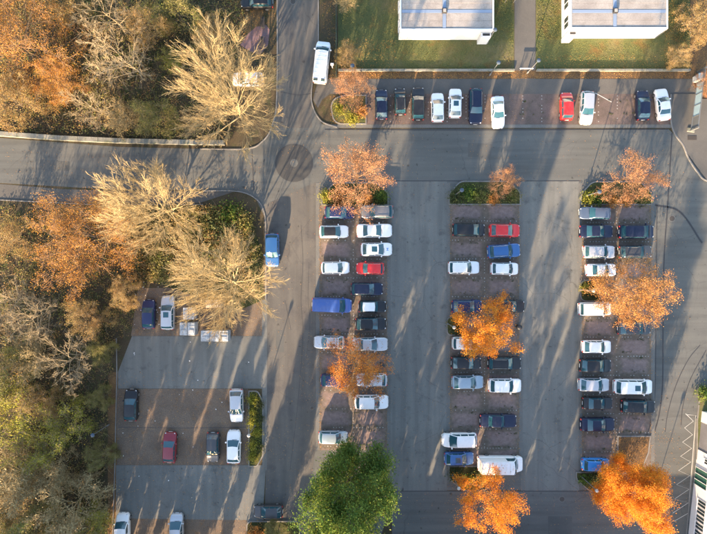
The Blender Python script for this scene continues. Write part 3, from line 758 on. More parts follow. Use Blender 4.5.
def make_car(name, px, py, heading, kind, color, label, length=None, roof=None, opts='', turn=0.0, group=None, cat='car', emblem=False):
    c = CT[kind]; rz = {'R': 0, 'U': 90, 'L': 180, 'D': -90}[heading] + turn
    k = 1.0 if length is None else length / c.L
    z = .014
    t = empty(name, at(px, py, .55) * 1.0, R(rz), (k, (1 + k) / 2 if k > 1 else (1+2*k)/3, (1 + k) / 2)); t.location.z = z
    pm = P[color]
    for nm, meshes in c.parts.items():
        for me in meshes:
            o = link(nm, me, t)
            if nm in ('body', 'bonnet', 'cabin_frame', 'roof', 'mirror'):
                o.material_slots[0].link = 'OBJECT'; o.material_slots[0].material = P[roof] if (roof and nm == 'roof') else pm
    for (x, y) in c.wheels:
        w = link('wheel', c.wheel, t, (x, y, 0)); link('rim', c.rim, w)
    if 's' in opts: link('sunroof', c.sunroof, t)
    if 'r' in opts:
        for me in c.rails: link('roof_rail', me, t)
    if kind in ('van', 'bigvan'):       # pressed ribs on the roof
        n = 7
        me = MB().bbox(-.05, .05, -c.W*.33, c.W*.33, 0, .02, .01).mesh('roof_rib', pm)
        for i in range(n): link('roof_rib', me, t, (-c.L*.43 + i*c.L*.095, 0, c.H - .055*(1 - i/8.0)**2 - .008))
        if 'w' in opts:
            for sg in (-1, 1): MB().bbox(-c.L/2-.03, -c.L/2+.02, sg*.47-.27, sg*.47+.27, 1.45, 2.0, .02).build('rear_window', M['glass'], t)
    if emblem:
        e = P['brightblue']
        for q in ((1.32,1.62,-.17,-.09), (1.32,1.62,.09,.17), (1.43,1.51,-.09,.09)): MB().box(q[0], q[1], q[2], q[3], 0, .006).build('emblem_bar', e, t, (0, 0, .965))
    tag(t, label, cat, group)
    return t
GA, GB, GC, GD, GE = 'cars in the left bay block', 'cars in the middle bay block', 'cars in the right bay block', 'cars in the top row', 'cars in the left lot'
CARS = [
 # left bay block
 ('parked_hatchback',339.7,212.6,'R','hatch','midnight','dark blue hatchback under the russet tree at the head of the left bays',4.0,None,'',GA),
 ('parked_suv',377,212,'L','suv','grey','grey SUV with bonnet under the russet tree, facing left in left bays',4.3,None,'r',GA),
 ('parked_hatchback',334,231.7,'R','hatch','white','white hatchback with a black roof in the left bays',3.9,'black','',GA),
 ('parked_saloon',374.4,230.7,'R','sedan','white','long white saloon beside the white black-roofed hatchback in left bays',None,None,'',GA),
 ('parked_hatchback',376.5,249.4,'R','hatch','white','white hatchback with sunroof and blue emblem on its bonnet',4.2,None,'s',GA),
 ('parked_hatchback',335.4,267.8,'R','small','white','small white hatchback beside the red car in the left bays',3.8,None,'',GA),
 ('parked_hatchback',370,268.5,'L','small','red','red hatchback facing left in the left bays',3.75,None,'',GA),
 ('parked_estate',367,289,'R','estate','navy','near-black estate car just below the left-bay red hatchback',4.3,None,'',GA),
 ('parked_van',332,305,'R','van','vanblue','royal blue van sticking out of the left bays into the road',None,None,'',GA),
 ('parked_hatchback',372.5,306.4,'R','mini','black','black small car with a white roof beside the blue van',3.7,'white','',GA),
 ('parked_hatchback',370.8,323.7,'R','hatch','black','black hatchback just below the small white-roofed black car',4.15,None,'',GA),
 ('parked_hatchback',329,342,'L','hatch','silver','silver hatchback facing left below the royal blue van',4.1,None,'',GA),
 ('parked_saloon',370,344,'R','sedan','silver','silver saloon above the amber tree in the left bays',4.8,None,'',GA),
 ('parked_hatchback',335.4,380,'R','hatch','midnight','dark blue hatchback half hidden by the amber tree of the left bays',3.9,None,'',GA),
 ('parked_hatchback',371.5,379.5,'L','hatch','silver','silver hatchback facing left under the edge of the left-bay amber tree',4.2,None,'',GA),
 ('parked_suv',371.5,401.4,'R','suv','white','white SUV on its own below the amber tree in left bays',4.55,None,'',GA),
 ('parked_hatchback',333.3,436.7,'R','small','lightblue','pale blue-silver hatchback half under the big green tree',3.95,None,'',GA),
 # middle bay block
 ('parked_mpv',468.6,229.9,'R','mpv','black','black people carrier at top left of the middle bays',4.35,None,'',GB),
 ('parked_hatchback',504.4,230.6,'R','hatch','red','red hatchback at top right of the middle bays',4.15,None,'',GB),
 ('parked_suv',503.6,251,'R','suv','blue','blue SUV parked slightly askew below the red middle-bay hatchback',4.4,None,'r',GB),
 ('parked_estate',463.8,267.6,'R','estate','white','white estate car on the left side of the middle bays',4.2,None,'',GB),
 ('parked_hatchback',504.4,268.7,'R','small','white','small white hatchback just below the askew blue SUV',3.75,None,'',GB),
 ('parked_hatchback',466.8,306.2,'R','hatch','midnight','leaf-strewn dark blue hatchback above the middle amber tree',4.1,None,'',GB),
 ('parked_estate',508.5,306.2,'R','estate','black','black estate half hidden by the top of the middle amber tree',4.3,None,'',GB),
 ('parked_van',466.8,343,'R','mpv','offwhite','cream white people carrier half under the middle amber tree',4.0,None,'',GB),
 ('parked_hatchback',466,362.7,'R','hatch','black','black hatchback left of the black railed estate in middle bays',4.05,None,'',GB),
 ('parked_estate',504.3,363,'R','estate','black','black estate with pale roof rails below the middle amber tree',4.5,None,'r',GB),
 ('parked_hatchback',467.5,381.8,'R','hatch','lightblue','ice-blue silver hatchback in the middle bays',4.3,None,'',GB),
 ('parked_suv',504.6,385,'R','suv','white','white SUV beside the ice-blue hatchback in the middle bays',4.45,None,'',GB),
 ('parked_saloon',498,420.3,'R','oldsedan','navy','old boxy dark saloon with long bonnet in the middle bays',None,None,'',GB),
 ('parked_mpv',459,439.4,'L','mpv','white','white people carrier facing left above the blue car',4.7,None,'',GB),
 ('parked_hatchback',459,458,'R','hatch','blue','blue car with dark sunroof at the foot of the middle bays',4.0,None,'s',GB),
 ('parked_van',500,463,'R','bigvan','white','big white van at the foot of the middle bays under amber branches',None,None,'',GB),
 # right bay block
 ('parked_estate',594.7,213.4,'L','estate','bluegrey','blue-grey estate facing left at the head of the right bays',4.1,None,'',GC),
 ('parked_saloon',596,231.4,'R','sedan','navy','navy saloon below the blue-grey estate in the right bays',4.5,None,'',GC),
 ('parked_mpv',635.8,231.8,'R','mpv','navy','navy people carrier beside the navy saloon in the right bays',4.7,None,'',GC),
 ('parked_hatchback',599,251.9,'R','estate','silver','silver estate above the small white saloon in the right bays',4.3,None,'',GC),
 ('parked_estate',635,251.9,'R','estate','darkgrey','dark grey estate half under the tan tree of the right bays',4.4,None,'r',GC),
 ('parked_saloon',601,269.9,'R','sedan','white','small white saloon left of the tan tree in the right bays',4.1,None,'',GC),
 ('parked_van',594.7,308.7,'R','boxvan','white','boxy white delivery van on the left of the right bays',None,None,'',GC),
 ('parked_hatchback',633.6,327.8,'R','hatch','darkgrey','dark hatchback half under the lower edge of the tan tree',4.5,None,'',GC),
 ('parked_hatchback',596.4,346.5,'R','hatch','white','white hatchback two bays below the boxy white van',3.95,None,'',GC),
 ('parked_hatchback',595,365.3,'R','hatch','black','black hatchback between two white hatchbacks in the right bays',4.3,None,'',GC),
 ('parked_hatchback',593.7,384.4,'R','hatch','silver','silver-white hatchback left of the big white people carrier',4.2,None,'',GC),
 ('parked_mpv',632.6,386.2,'R','bigmpv','white','big white people carrier with dark square sunroof in right bays',None,None,'s',GC),
 ('parked_saloon',597.2,402.9,'R','sedan','black','black saloon just below the silver-white hatchback in right bays',4.1,None,'',GC),
 ('parked_estate',637.8,406,'R','estate','black','black estate just below the big white people carrier',4.6,None,'',GC),
 ('parked_saloon',597.2,424,'R','sedan','navy','near-black saloon lowest of the dark cars in the right bays',4.65,None,'',GC),
 ('parked_hatchback',595.4,464,'R','small','brightblue','bright blue small hatchback beside the big amber tree',3.75,None,'',GC),
 # top row
 ('parked_hatchback',381.4,104.7,'U','hatch','navy','near-black hatchback at the left end of the top row, beside russet tree',4.0,None,'',GD),
 ('parked_suv',400,101.8,'U','small','black','small black car second from the left in the top row',3.6,None,'r',GD),
 ('parked_estate',418,104,'U','estate','black','black estate third from the left in the top row',4.4,None,'',GD),
 ('parked_hatchback',437.4,107.5,'U','hatch','white','white hatchback beside the black estate in the top row',3.9,None,'',GD),
 ('parked_hatchback',455,103.3,'U','hatch','white','white hatchback with sunroof in the top row',3.95,None,'s',GD),
 ('parked_estate',475.5,106.8,'D','estate','navy','dark estate facing the road in the top row',4.75,None,'r',GD),
 ('parked_saloon',497.6,112.5,'D','sedan','white','white saloon nosing towards the road in the top row',4.3,None,'',GD),
 ('parked_hatchback',566.2,106.5,'U','small','red','red hatchback in the top row',3.75,None,'',GD),
 ('parked_estate',586.4,108.2,'D','estate','silver','silver-white estate right of the red top-row hatchback',4.45,None,'',GD),
 ('parked_hatchback',642.2,105.5,'U','hatch','navy','near-black hatchback beside the rightmost white car of the top row',4.0,None,'',GD),
 ('parked_saloon',662,104.7,'U','sedan','white','white saloon parked askew at the right end of the top row',4.3,None,'',GD),
 # elsewhere
 ('parked_van',321.8,62.8,'U','van','white','long white van with two rear windows parked beside the mesh fence',5.6,None,'w',GD),
 ('moving_suv',272.6,250.2,'D','suv','blue','blue SUV standing alone on the road left of the bays',4.45,None,'',None),
 ('parked_car',248,79.8,'L','hatch','white','white car half hidden by the pale bare tree at top left',4.2,None,'',None),
 ('parked_suv',257,2.5,'L','suv','black','black SUV cut by the top edge above the pink patch',4.3,None,'',None),
 ('parked_estate',168.2,312.4,'U','estate','silver','silver estate with sunroof in the left lot beside the dark blue car',4.6,None,'s',GE),
 ('parked_hatchback',149,314,'U','hatch','midnight','dark blue hatchback at the woodland edge beside the silver estate',3.9,None,'',GE),
 ('parked_hatchback',131.5,404.8,'U','hatch','black','black hatchback alone at the left edge of the left lot',4.2,None,'',GE),
 ('parked_hatchback',170,447,'U','hatch','maroon','dark red hatchback in the left lot',4.1,None,'',GE),
 ('parked_hatchback',213,447,'D','hatch','darkgrey','dark grey hatchback beside the white car in the left lot',4.0,None,'',GE),
 ('parked_hatchback',236.8,405.4,'D','hatch','silver','silver-white hatchback at the top of the shrub bed in left lot',4.5,None,'',GE),
 ('parked_hatchback',234,446.3,'U','hatch','white','white hatchback right of the dark grey one in the left lot',4.45,None,'',GE),
 ('parked_hatchback',268.3,511,'L','hatch','darkgrey','dark grey car across the lane at the bottom, left of the green tree',3.9,None,'',GE),
 ('parked_van',123.5,528.5,'U','boxvan','white','white van cut by the bottom edge at far left',4.3,None,'',GE),
 ('parked_mpv',177.2,529,'U','mpv','silver','silver car cut by the bottom edge below the dark red hatchback',4.3,None,'',GE),
]
TURN = {(503.6,251): 4, (321.8,62.8): -6, (497.6,112.5): 2.5, (662,104.7): 7, (586.4,108.2): -3, (594.7,213.4): -1, (332,305): -2, (170,447): -2, (400,101.8): 1.5, (637.8,406): -1.5, (455,103.3): -1}
rngc = random.Random(5)
for (nm, x, y, hdg, kind, colr, lab, ln, rf, op, grp) in CARS:
    make_car(nm, x, y, hdg, kind, colr, lab, ln, rf, op, TURN.get((x, y), rngc.uniform(-.9, .9)), grp, 'van' if 'van' in nm else 'car', emblem=(x == 376.5))

# ------------------------------------------------------------------ trees
def tubes_mesh(name, lines, mat):
    """lines: list of (points (n,3), radii (n,))"""
    V = []; F = []; b = 0
    for pts, rad in lines:
        n = len(pts); k = 6 if rad[0] > .09 else (4 if rad[0] > .035 else 3)
        d = pts[-1] - pts[0]; d = d / (np.linalg.norm(d) + 1e-9)
        a = np.cross(d, (0.31, .87, .38)); a /= np.linalg.norm(a) + 1e-9; c = np.cross(d, a)
        th = np.arange(k) * 2 * np.pi / k
        ring = np.cos(th)[:, None] * a + np.sin(th)[:, None] * c
        V.append((pts[:, None, :] + ring[None] * rad[:, None, None]).reshape(-1, 3))
        i = np.arange(k); j = (i + 1) % k
        for s in range(n - 1):
            o = b + s * k; F.append(np.stack([o+i, o+j, o+k+j, o+k+i], 1))
        b += n * k
    return np_mesh(name, np.concatenate(V), np.concatenate(F), mat, True)

def leaf_mesh(name, C, size, rng, mat, flat=0.0):
    n = len(C)
    nrm = rng.normal(size=(n, 3)); nrm[:, 2] = np.abs(nrm[:, 2]) + flat; nrm /= np.linalg.norm(nrm, axis=1)[:, None]
    a = np.cross(nrm, rng.normal(size=(n, 3))); a /= np.linalg.norm(a, axis=1)[:, None] + 1e-9; c = np.cross(nrm, a)
    s = (size * rng.uniform(.6, 1.35, n))[:, None]
    V = np.stack([C - a*s*.5, C - c*s*.34 + nrm*s*.06, C + a*s*.5, C + c*s*.34 + nrm*s*.06], 1).reshape(-1, 3)
    F = np.arange(n * 4).reshape(n, 4)
    return np_mesh(name, V, F, mat)

def grow_tree(seed, height, radius, n1, n2, n3, n4, trunk_h=.25, spread=(35, 75), r0=.16, up=.15, straight=.12, twig_r=.018, trunk_lean=.04, fork=(28, 62), l2k=(.28, .5)):
    rs = np.random.RandomState(seed); limbs = []; twigs = []; tips = []
    def line(p, d, ln, ra, rb, n, wob, upk):
        pts = [p]; d = d / np.linalg.norm(d)
        for k in range(n):
            d = d + rs.normal(size=3) * wob; d[2] += upk; d /= np.linalg.norm(d)
            pts.append(pts[-1] + d * ln / n)
        return np.array(pts), np.linspace(ra, rb, n + 1), d
    def child_dir(d, ang, az):
        a = np.cross(d, (.1, .2, .97)); na = np.linalg.norm(a)
        a = np.array((1., 0, 0)) if na < 1e-3 else a / na
        c = np.cross(d, a); return d*math.cos(ang) + (a*math.cos(az) + c*math.sin(az))*math.sin(ang)
    tp, tr, td = line(np.zeros(3), np.array((rs.normal()*trunk_lean, rs.normal()*trunk_lean, 1.)), height*.8, r0, r0*.25, 7, .05, .05)
    limbs.append((tp, tr))
    def pick(pts, t):
        f = t * (len(pts) - 1); i = min(int(f), len(pts) - 2); return pts[i] + (pts[i+1] - pts[i]) * (f - i)
    for i in range(n1):
        t = trunk_h + (1 - trunk_h) * (i + rs.rand()*.6) / n1
        ang = R(spread[1] + (spread[0] - spread[1]) * (i / n1) + rs.normal()*7)
        d = child_dir(np.array((0, 0, 1.)), ang, i * 2.4 + rs.normal()*.35)
        tt = min(1, t); prof = math.sin(math.pi * min(1, .28 + .72*(tt-trunk_h)/(1-trunk_h)*.95)) ** .6
        ln = radius * (.55 + .55 * prof) * rs.uniform(.85, 1.15) / max(.5, math.sin(ang)) * .85
        ln = min(ln, radius * 1.25)
        ra = r0 * .5 * (1 - .5*tt)
        lp, lr, ld = line(pick(tp, tt*.98), d, ln, ra, ra*.25, 6, straight, up)
        limbs.append((lp, lr))
        for j in range(n2):
            u = .22 + .78 * (j + rs.rand()*.7) / n2
            q = pick(lp, min(u, .99)); k = min(int(u*6), 5); dd = lp[k+1] - lp[k]; dd /= np.linalg.norm(dd)
            d2 = child_dir(dd, R(rs.uniform(*fork)), rs.rand()*6.28); l2 = ln * rs.uniform(*l2k) * (1.15 - .6*u)
            rb = ra * .42 * (1.1 - .6*u)
            p2, r2, e2 = line(q, d2, l2, max(rb, twig_r*1.3), twig_r*.9, 4, straight*1.2, up)
            (limbs if rb > .03 else twigs).append((p2, r2))
            for m_ in range(n3):
                v = .2 + .8 * (m_ + rs.rand()*.8) / n3
                q3 = pick(p2, min(v, .99)); k3 = min(int(v*4), 3); d3 = p2[k3+1] - p2[k3]; d3 /= np.linalg.norm(d3)
                d3 = child_dir(d3, R(rs.uniform(fork[0]*.8, fork[1]*.9)), rs.rand()*6.28); l3 = l2 * rs.uniform(.3, .6) * (1.1 - .4*v)
                p3, r3, e3 = line(q3, d3, l3, twig_r, twig_r*.6, 3, straight*1.3, up)
                twigs.append((p3, r3)); tips.append(p3[2]); tips.append(p3[-1])
                for w in range(n4):
                    q4 = pick(p3, rs.uniform(.25, .98)); d4 = child_dir((p3[-1]-p3[0])/l3, R(rs.uniform(fork[0]*.65, fork[1]*.8)), rs.rand()*6.28)
                    p4, r4, e4 = line(q4, d4, l3*rs.uniform(.35, .7), twig_r*.75, twig_r*.4, 2, straight, up)
                    twigs.append((p4, r4)); tips.append(p4[1]); tips.append(p4[-1])
    return limbs, twigs, np.array(tips)

TT = {}
def tree_type(key, bark, twig_mat, seed, height, radius, n, leaf=None, nleaf=0, lsize=.15, jitter=.25, clump=1.0, **kw):
    limbs, twigs, tips = grow_tree(seed, height, radius, *n, **kw)
    rs = np.random.RandomState(seed + 7)
    parts = [('trunk', tubes_mesh('trunk', limbs, M[bark])), ('twigs', tubes_mesh('twigs', twigs, M[twig_mat]))]
    if nleaf:
        if clump < 1:   # leaves only on some of the twigs, so that gaps stay open
            keep = rs.choice(len(tips), int(len(tips)*clump), replace=False); tp = tips[keep]
        else: tp = tips
        C = tp[rs.randint(0, len(tp), nleaf)] + rs.normal(size=(nleaf, 3)) * jitter
        C[:, 2] = np.maximum(C[:, 2], .25)
        parts.append(('crown', leaf_mesh('crown', C, lsize, rs, M[leaf])))
    ext = np.percentile(np.hypot(tips[:, 0], tips[:, 1]), 96)
    TT[key] = (parts, height, ext)
for k, sd_ in (('gold_a', 11), ('gold_b', 23)):
    tree_type(k, 'bark_pale', 'bark_pale', sd_, 8.5, 5.5, (24, 11, 8, 5), trunk_h=.06, spread=(14, 72), r0=.16, up=.03, straight=.055, twig_r=.0135, fork=(13, 42), l2k=(.32, .6))
for k, sd_ in (('bare_a', 31), ('bare_b', 47)):
    tree_type(k, 'bark_grey', 'bark_grey', sd_, 9, 5, (13, 8, 6, 3), trunk_h=.2, spread=(25, 78), r0=.2, up=.05, straight=.16, twig_r=.02)
for k, sd_, lf in (('rust_a', 61, 'leaf_rust'), ('rust_b', 67, 'leaf_rust')):
    tree_type(k, 'bark_rust', 'bark_rust', sd_, 7.5, 4.5, (15, 9, 6, 3), lf, 8000, .12, .22, .75, trunk_h=.22, spread=(22, 72), r0=.15, up=.06, straight=.12, twig_r=.019)
tree_type('tan_a', 'bark_rust', 'bark_rust', 71, 8, 5.6, (17, 10, 7, 3), 'leaf_tan', 17000, .15, .3, .7, trunk_h=.2, spread=(22, 74), r0=.2, up=.05, straight=.13, twig_r=.02)
tree_type('amber_a', 'bark', 'bark', 83, 7.5, 4.6, (13, 8, 5, 2), 'leaf_orange', 14000, .145, .27, .6, trunk_h=.22, spread=(22, 74), r0=.15, up=.05, straight=.13, twig_r=.018)
tree_type('amber_b', 'bark', 'bark', 89, 7.5, 4.6, (13, 8, 5, 2), 'leaf_amber', 21000, .145, .27, .62, trunk_h=.22, spread=(22, 74), r0=.15, up=.05, straight=.13, twig_r=.018)
tree_type('amber_full', 'bark', 'bark', 97, 9, 5.4, (18, 10, 6, 2), 'leaf_amber', 80000, .16, .36, 1.0, trunk_h=.15, spread=(16, 82), r0=.2, up=.04, straight=.13, twig_r=.018)
tree_type('green_full', 'bark', 'bark', 101, 10.5, 6.6, (20, 11, 6, 2), 'leaf_green', 75000, .22, .42, 1.0, trunk_h=.12, spread=(14, 86), r0=.26, up=.04, straight=.14, twig_r=.02)
tree_type('oak_gold', 'bark', 'bark_rust', 107, 10, 6.2, (17, 10, 7, 3), 'leaf_gold', 17000, .15, .3, .7, trunk_h=.18, spread=(20, 80), r0=.26, up=.05, straight=.15, twig_r=.026)
tree_type('oak_big', 'bark', 'bark_rust', 163, 9, 8, (20, 11, 8, 3), 'leaf_gold', 24000, .125, .32, .6, trunk_h=.16, spread=(22, 84), r0=.3, up=.05, straight=.14, twig_r=.026)
tree_type('oak_brown', 'bark', 'bark_grey', 113, 9, 5.4, (15, 9, 6, 3), 'leaf_brown', 12000, .18, .3, .6, trunk_h=.18, spread=(22, 80), r0=.22, up=.05, straight=.16, twig_r=.02)
tree_type('olive', 'bark', 'bark_grey', 127, 6.5, 4.2, (13, 8, 6, 2), 'leaf_olive', 12000, .17, .28, .7, trunk_h=.1, spread=(22, 82), r0=.14, up=.05, straight=.16, twig_r=.018)
tree_type('bush_yg', 'bark', 'bark_grey', 131, 4.2, 3.4, (13, 8, 5, 2), 'leaf_yellowgreen', 5500, .15, .26, .55, trunk_h=.08, spread=(22, 80), r0=.1, up=.06, straight=.15, twig_r=.017)
tree_type('straw_bush', 'bark_pale', 'bark_pale', 137, 5.0, 4.2, (16, 9, 6, 3), 'straw', 4500, .2, .3, .6, trunk_h=.08, spread=(18, 78), r0=.12, up=.04, straight=.15, twig_r=.024)

rngt = random.Random(3)
def tree(name, key, px, py, rpx, label, group=None, cat='tree', zs=1.0, zc=.5, rot=None):
    parts, h, ext = TT[key]; k = rpx * S * .86 / ext
    t = empty(name, (0, 0, 0), rngt.uniform(0, 6.28) if rot is None else rot, (k, k, k * zs))
    q = at(px, py, h * k * zs * zc); t.location = (q.x, q.y, 0)
    for nm, me in parts: link(nm, me, t)
    return tag(t, label, cat, group)
GT, GW = 'trees of the car park beds', 'woodland trees'
tree('bare_tree','gold_a',231,104,60,'pale straw-coloured bare tree over the white car at top left','bare straw-coloured trees',zs=1.15)
tree('bare_tree','gold_b',160,208,50,'pale straw-coloured bare tree beside the left road, above the lot','bare straw-coloured trees',zs=1.3)
tree('bare_tree','gold_a',227,285,56,'pale straw-coloured bare tree spreading over the waste containers','bare straw-coloured trees',zs=1.2,rot=2.2)
tree('bare_tree','gold_b',346,0,15,'small pale bare tree cut by the top edge beside the fence','bare straw-coloured trees')
tree('russet_tree','rust_a',357,177,40,'russet tree at the head of the left bays',GT)
tree('russet_tree','rust_b',501,184,19,'small russet tree at the head of the middle bays',GT)
tree('russet_tree','rust_b',628,178,32,'russet tree at the head of the right bays',GT,rot=1.0)
tree('russet_tree','rust_a',353,92,24,'small russet tree in the grassy corner of the top row',GT,rot=4.0)
tree('tan_tree','tan_a',624,291,38,'large tan-orange tree in the middle of the right bays',GT)
tree('amber_tree','amber_a',354,366,38,'thin orange tree in the middle of the left bays',GT)
tree('amber_tree','amber_b',482,326,33,'amber tree in the middle of the central bays',GT,rot=1.4)
tree('amber_tree','amber_b',484,494,32,'bright amber tree below the big white van',GT,rot=3.9)
tree('amber_tree','amber_full',627,487,37,'densest bright orange tree at the foot of the right bays',GT)
tree('green_tree','green_full',355,480,47,'large leafy green tree at the foot of the left bays',GT,zs=1.35,zc=.42)
# woodland north-west
W1 = [
 ('oak_tree','oak_big',30,44,58,'large orange-gold tree filling the top left corner'),
 ('oak_tree','oak_gold',66,80,30,'smaller orange-gold tree between the corner tree and the wall'),
 ('oak_tree','oak_brown',22,104,32,'brown tree behind the wall at the far left'),
 ('bare_tree','bare_a',132,64,42,'grey bare tree in the middle of the top left woodland'),
 ('bare_tree','bare_b',98,110,27,'small grey bare tree just behind the long wall'),
 ('bare_tree','bare_b',112,16,32,'grey bare tree at the top edge of the woodland'),
 ('olive_tree','olive',178,14,32,'olive-brown tree at the top edge left of the pink patch'),
 ('olive_tree','olive',158,118,24,'olive bush-like tree behind the wall, left of the pale bare tree'),
 ('olive_tree','bush_yg',174,62,14,'yellow-green bush at the left foot of the pale bare tree'),
 ('oak_tree','oak_brown',212,38,20,'brown bush tree left of the pink gravel patch'),
 ('oak_tree','oak_brown',150,30,26,'brown tree between grey bare and olive trees at top left'),
 ('straw_bush','straw_bush',128,118,22,'straw-coloured bush behind the wall beside the olive bush tree'),
 ('oak_tree','oak_brown',72,8,28,'brown tree at the top edge right of the corner tree'),
]
W2 = [
 ('oak_tree','oak_big',103,240,56,'broad golden orange tree below the left road'),
 ('oak_tree','oak_brown',128,292,20,'small brown tree left of the dark blue hatchback'),
 ('oak_tree','oak_brown',8,238,28,'brown tree at the left edge below the footpath'),
 ('bare_tree','bare_a',42,312,34,'dark grey bare tree below the broad golden tree'),
 ('bare_tree','bare_b',72,356,34,'pale grey bare tree at the edge of the left lot'),
 ('bush_tree','bush_yg',22,408,32,'yellow-green bushy tree at the left edge'),
 ('bush_tree','bush_yg',74,418,26,'yellow-green bush left of the black hatchback'),
 ('straw_bush','straw_bush',20,470,38,'straw-coloured bush at the left edge in the lower woodland'),
 ('straw_bush','straw_bush',78,496,38,'straw-coloured bush beside the lower left aisle'),
 ('bush_tree','bush_yg',40,444,26,'yellow-green bush between the straw-coloured bushes'),
 ('olive_tree','olive',36,526,34,'olive bush tree in the bottom left corner'),
 ('olive_tree','olive',8,372,30,'dark olive tree at the left edge above the yellow-green one'),
 ('bare_tree','bare_b',14,300,30,'grey-brown bare tree at the left edge below the brown one'),
 ('straw_bush','straw_bush',36,356,28,'straw-coloured bush between dark olive and pale grey trees'),
 ('straw_bush','straw_bush',56,462,28,'straw-coloured bush in the middle of the lower woodland'),
 ('bush_tree','bush_yg',98,516,20,'yellow-green bush at the bottom edge beside the white van'),
 ('oak_tree','oak_brown',94,318,24,'brown tree at the upper corner of the left lot'),
 ('oak_tree','oak_brown',48,400,24,'brown tree between two yellow-green bushes'),
 ('straw_bush','straw_bush',4,512,30,'straw-coloured bush in the lowest left corner'),
 ('hedge_shrub','olive',104,396,15,'olive shrub at the lot edge left of the black hatchback'),
 ('hedge_shrub','olive',104,452,17,'olive shrub at the lot edge below the leaning lamp'),
 ('hedge_shrub','olive',106,350,16,'olive shrub at the upper left corner of the lot'),
]
for i, (nm, key, x, y, r, lab) in enumerate(W1 + W2): tree(nm, key, x, y, r, lab, GW, 'shrub' if 'shrub' in nm or nm == 'straw_bush' else 'tree', zs=1.15 if key == 'oak_big' else 1.0)
for nm, key, x, y, r, lab in [('oak_tree','oak_brown',694,24,26,'brown-leaved tree in the top right corner'), ('oak_tree','oak_brown',676,58,17,'brown bush at the right end of the lawn wall'), ('oak_tree','rust_a',704,86,15,'russet bush right of the sliding gate'),
                              ('russet_bush','oak_brown',347,58,16,'brown bush on the lawn behind the small russet tree'), ('bush_tree','olive',278,531,17,'dark bush at the bottom edge below the dark grey car')]:
    tree(nm, key, x, y, r, lab, 'bushes round the lawns', 'shrub', zs=.8)
# unseen trees added south of the frame to shade and streak the car park
tree_type('added_shade_tree', 'bark', 'bark', 151, 9, 2.6, (16, 8, 5, 2), 'leaf_brown', 15000, .3, .3, 1.0, trunk_h=.05, spread=(14, 60), r0=.18, up=.08, straight=.12, twig_r=.03)
ORD = ['leftmost', 'second', 'third', 'fourth', 'fifth', 'sixth', 'seventh', 'eighth', 'ninth', 'tenth', 'eleventh', 'twelfth', 'thirteenth', 'fourteenth', 'fifteenth', 'sixteenth', 'seventeenth', 'eighteenth', 'nineteenth', 'twentieth', 'twenty-first', 'twenty-second', 'twenty-third', 'twenty-fourth', 'twenty-fifth', 'twenty-sixth', 'twenty-seventh']
ROW = [(26,15,11), (50,14,11), (70,13,11), (92,15,12), (113,12,11), (128,11,10), (147,12,10), (163,10,9.5), (181,11,8.5), (197,9,7.5), (213,10,7),
       (236,11,14), (248,11,15), (260,10,14), (342,11,12), (356,11,14), (369,11,16), (382,11,15), (395,11,17), (408,11,17.5), (420,10,16), (470,11,7.5), (487,11,8.5), (504,12,10), (520,11,9.5), (538,12,10), (554,11,9)]
for k, (x, r, hh) in enumerate(ROW):
    t = tree('added_shade_tree', 'added_shade_tree', x, 568 + 6*(k % 3), r, ORD[k] + ' brown tree from the left in the added unseen row shading the lot', 'added unseen trees shading the car park', zs=1, zc=.0)
    t.scale = (t.scale.x, t.scale.y, hh / 9.0)

# ------------------------------------------------------------------ shrubs in the beds
def shrub_type(mat, seed, n=900, size=.13):
    rs = np.random.RandomState(seed)
    C = rs.normal(size=(n, 3)) * (.36, .36, .22); C[:, 2] = np.abs(C[:, 2]) + .12
    C += .12 * np.sin(C[:, [1, 2, 0]] * 9)
    lm = leaf_mesh('foliage', C, size, rs, M[mat]); lines = []
    for k in range(26):
        e = C[rs.randint(n)] * .9; lines.append((np.array([(e[0]*.1, e[1]*.1, 0), e*.6, e]), np.array([.02, .014, .008])))
    return [('foliage', lm), ('stems', tubes_mesh('stems', lines, M['bark']))]
SH = {'yg': shrub_type('leaf_yellowgreen', 1), 'gr': shrub_type('leaf_green', 2), 'dk': shrub_type('leaf_dark', 3), 'or': shrub_type('leaf_tan', 4), 'ol': shrub_type('leaf_olive', 5)}
def shrub(key, px, py, rpx, label, group):
    k = rpx * S / .62; t = empty('shrub', at(px, py), rngt.uniform(0, 6.28), (k, k, k)); t.location.z = .08
    for nm, me in SH[key]: link(nm, me, t)
    return tag(t, label, 'shrub', group)
for x, y, k, r, lab in [(253,399,'yg',5,'yellow-green shrub at the top of the narrow bed in left lot'), (253,411,'yg',3.6,'yellow-green shrub second from the top of the narrow bed'), (253.5,421,'yg',5,'yellow-green shrub just above the lamp in the narrow bed'), (257.5,432,'yg',4.5,'yellow-green shrub beside the lamp in the narrow bed'), (254,445,'yg',5,'yellow-green shrub below the lamp in the narrow bed'), (253,456,'yg',4.6,'yellow-green shrub at the foot of the narrow bed'),
    (259,404,'dk',4,'dark low shrub by the kerb at the top of the narrow bed'), (259.5,418,'dk',4,'dark low shrub by the kerb in the middle of narrow bed'), (259.5,446,'dk',4.2,'dark low shrub by the kerb near the foot of narrow bed')]:
    shrub(k, x, y, r, lab, 'shrubs of the narrow bed')
for x, y, k, r, lab in [(327,197,'yg',6,'yellow-green shrub at the left end of the bed under the russet tree'), (339,199,'or',6,'orange shrub in the left part of the left-bay head bed'), (354,200,'ol',6,'olive shrub in the middle of the left-bay head bed'), (367,199,'or',5.5,'orange shrub right of the russet trunk in left-bay bed'), (381,197,'gr',6,'green shrub at the right end of the left-bay head bed')]:
    shrub(k, x, y, r, lab, 'shrubs at the head of the left bays')
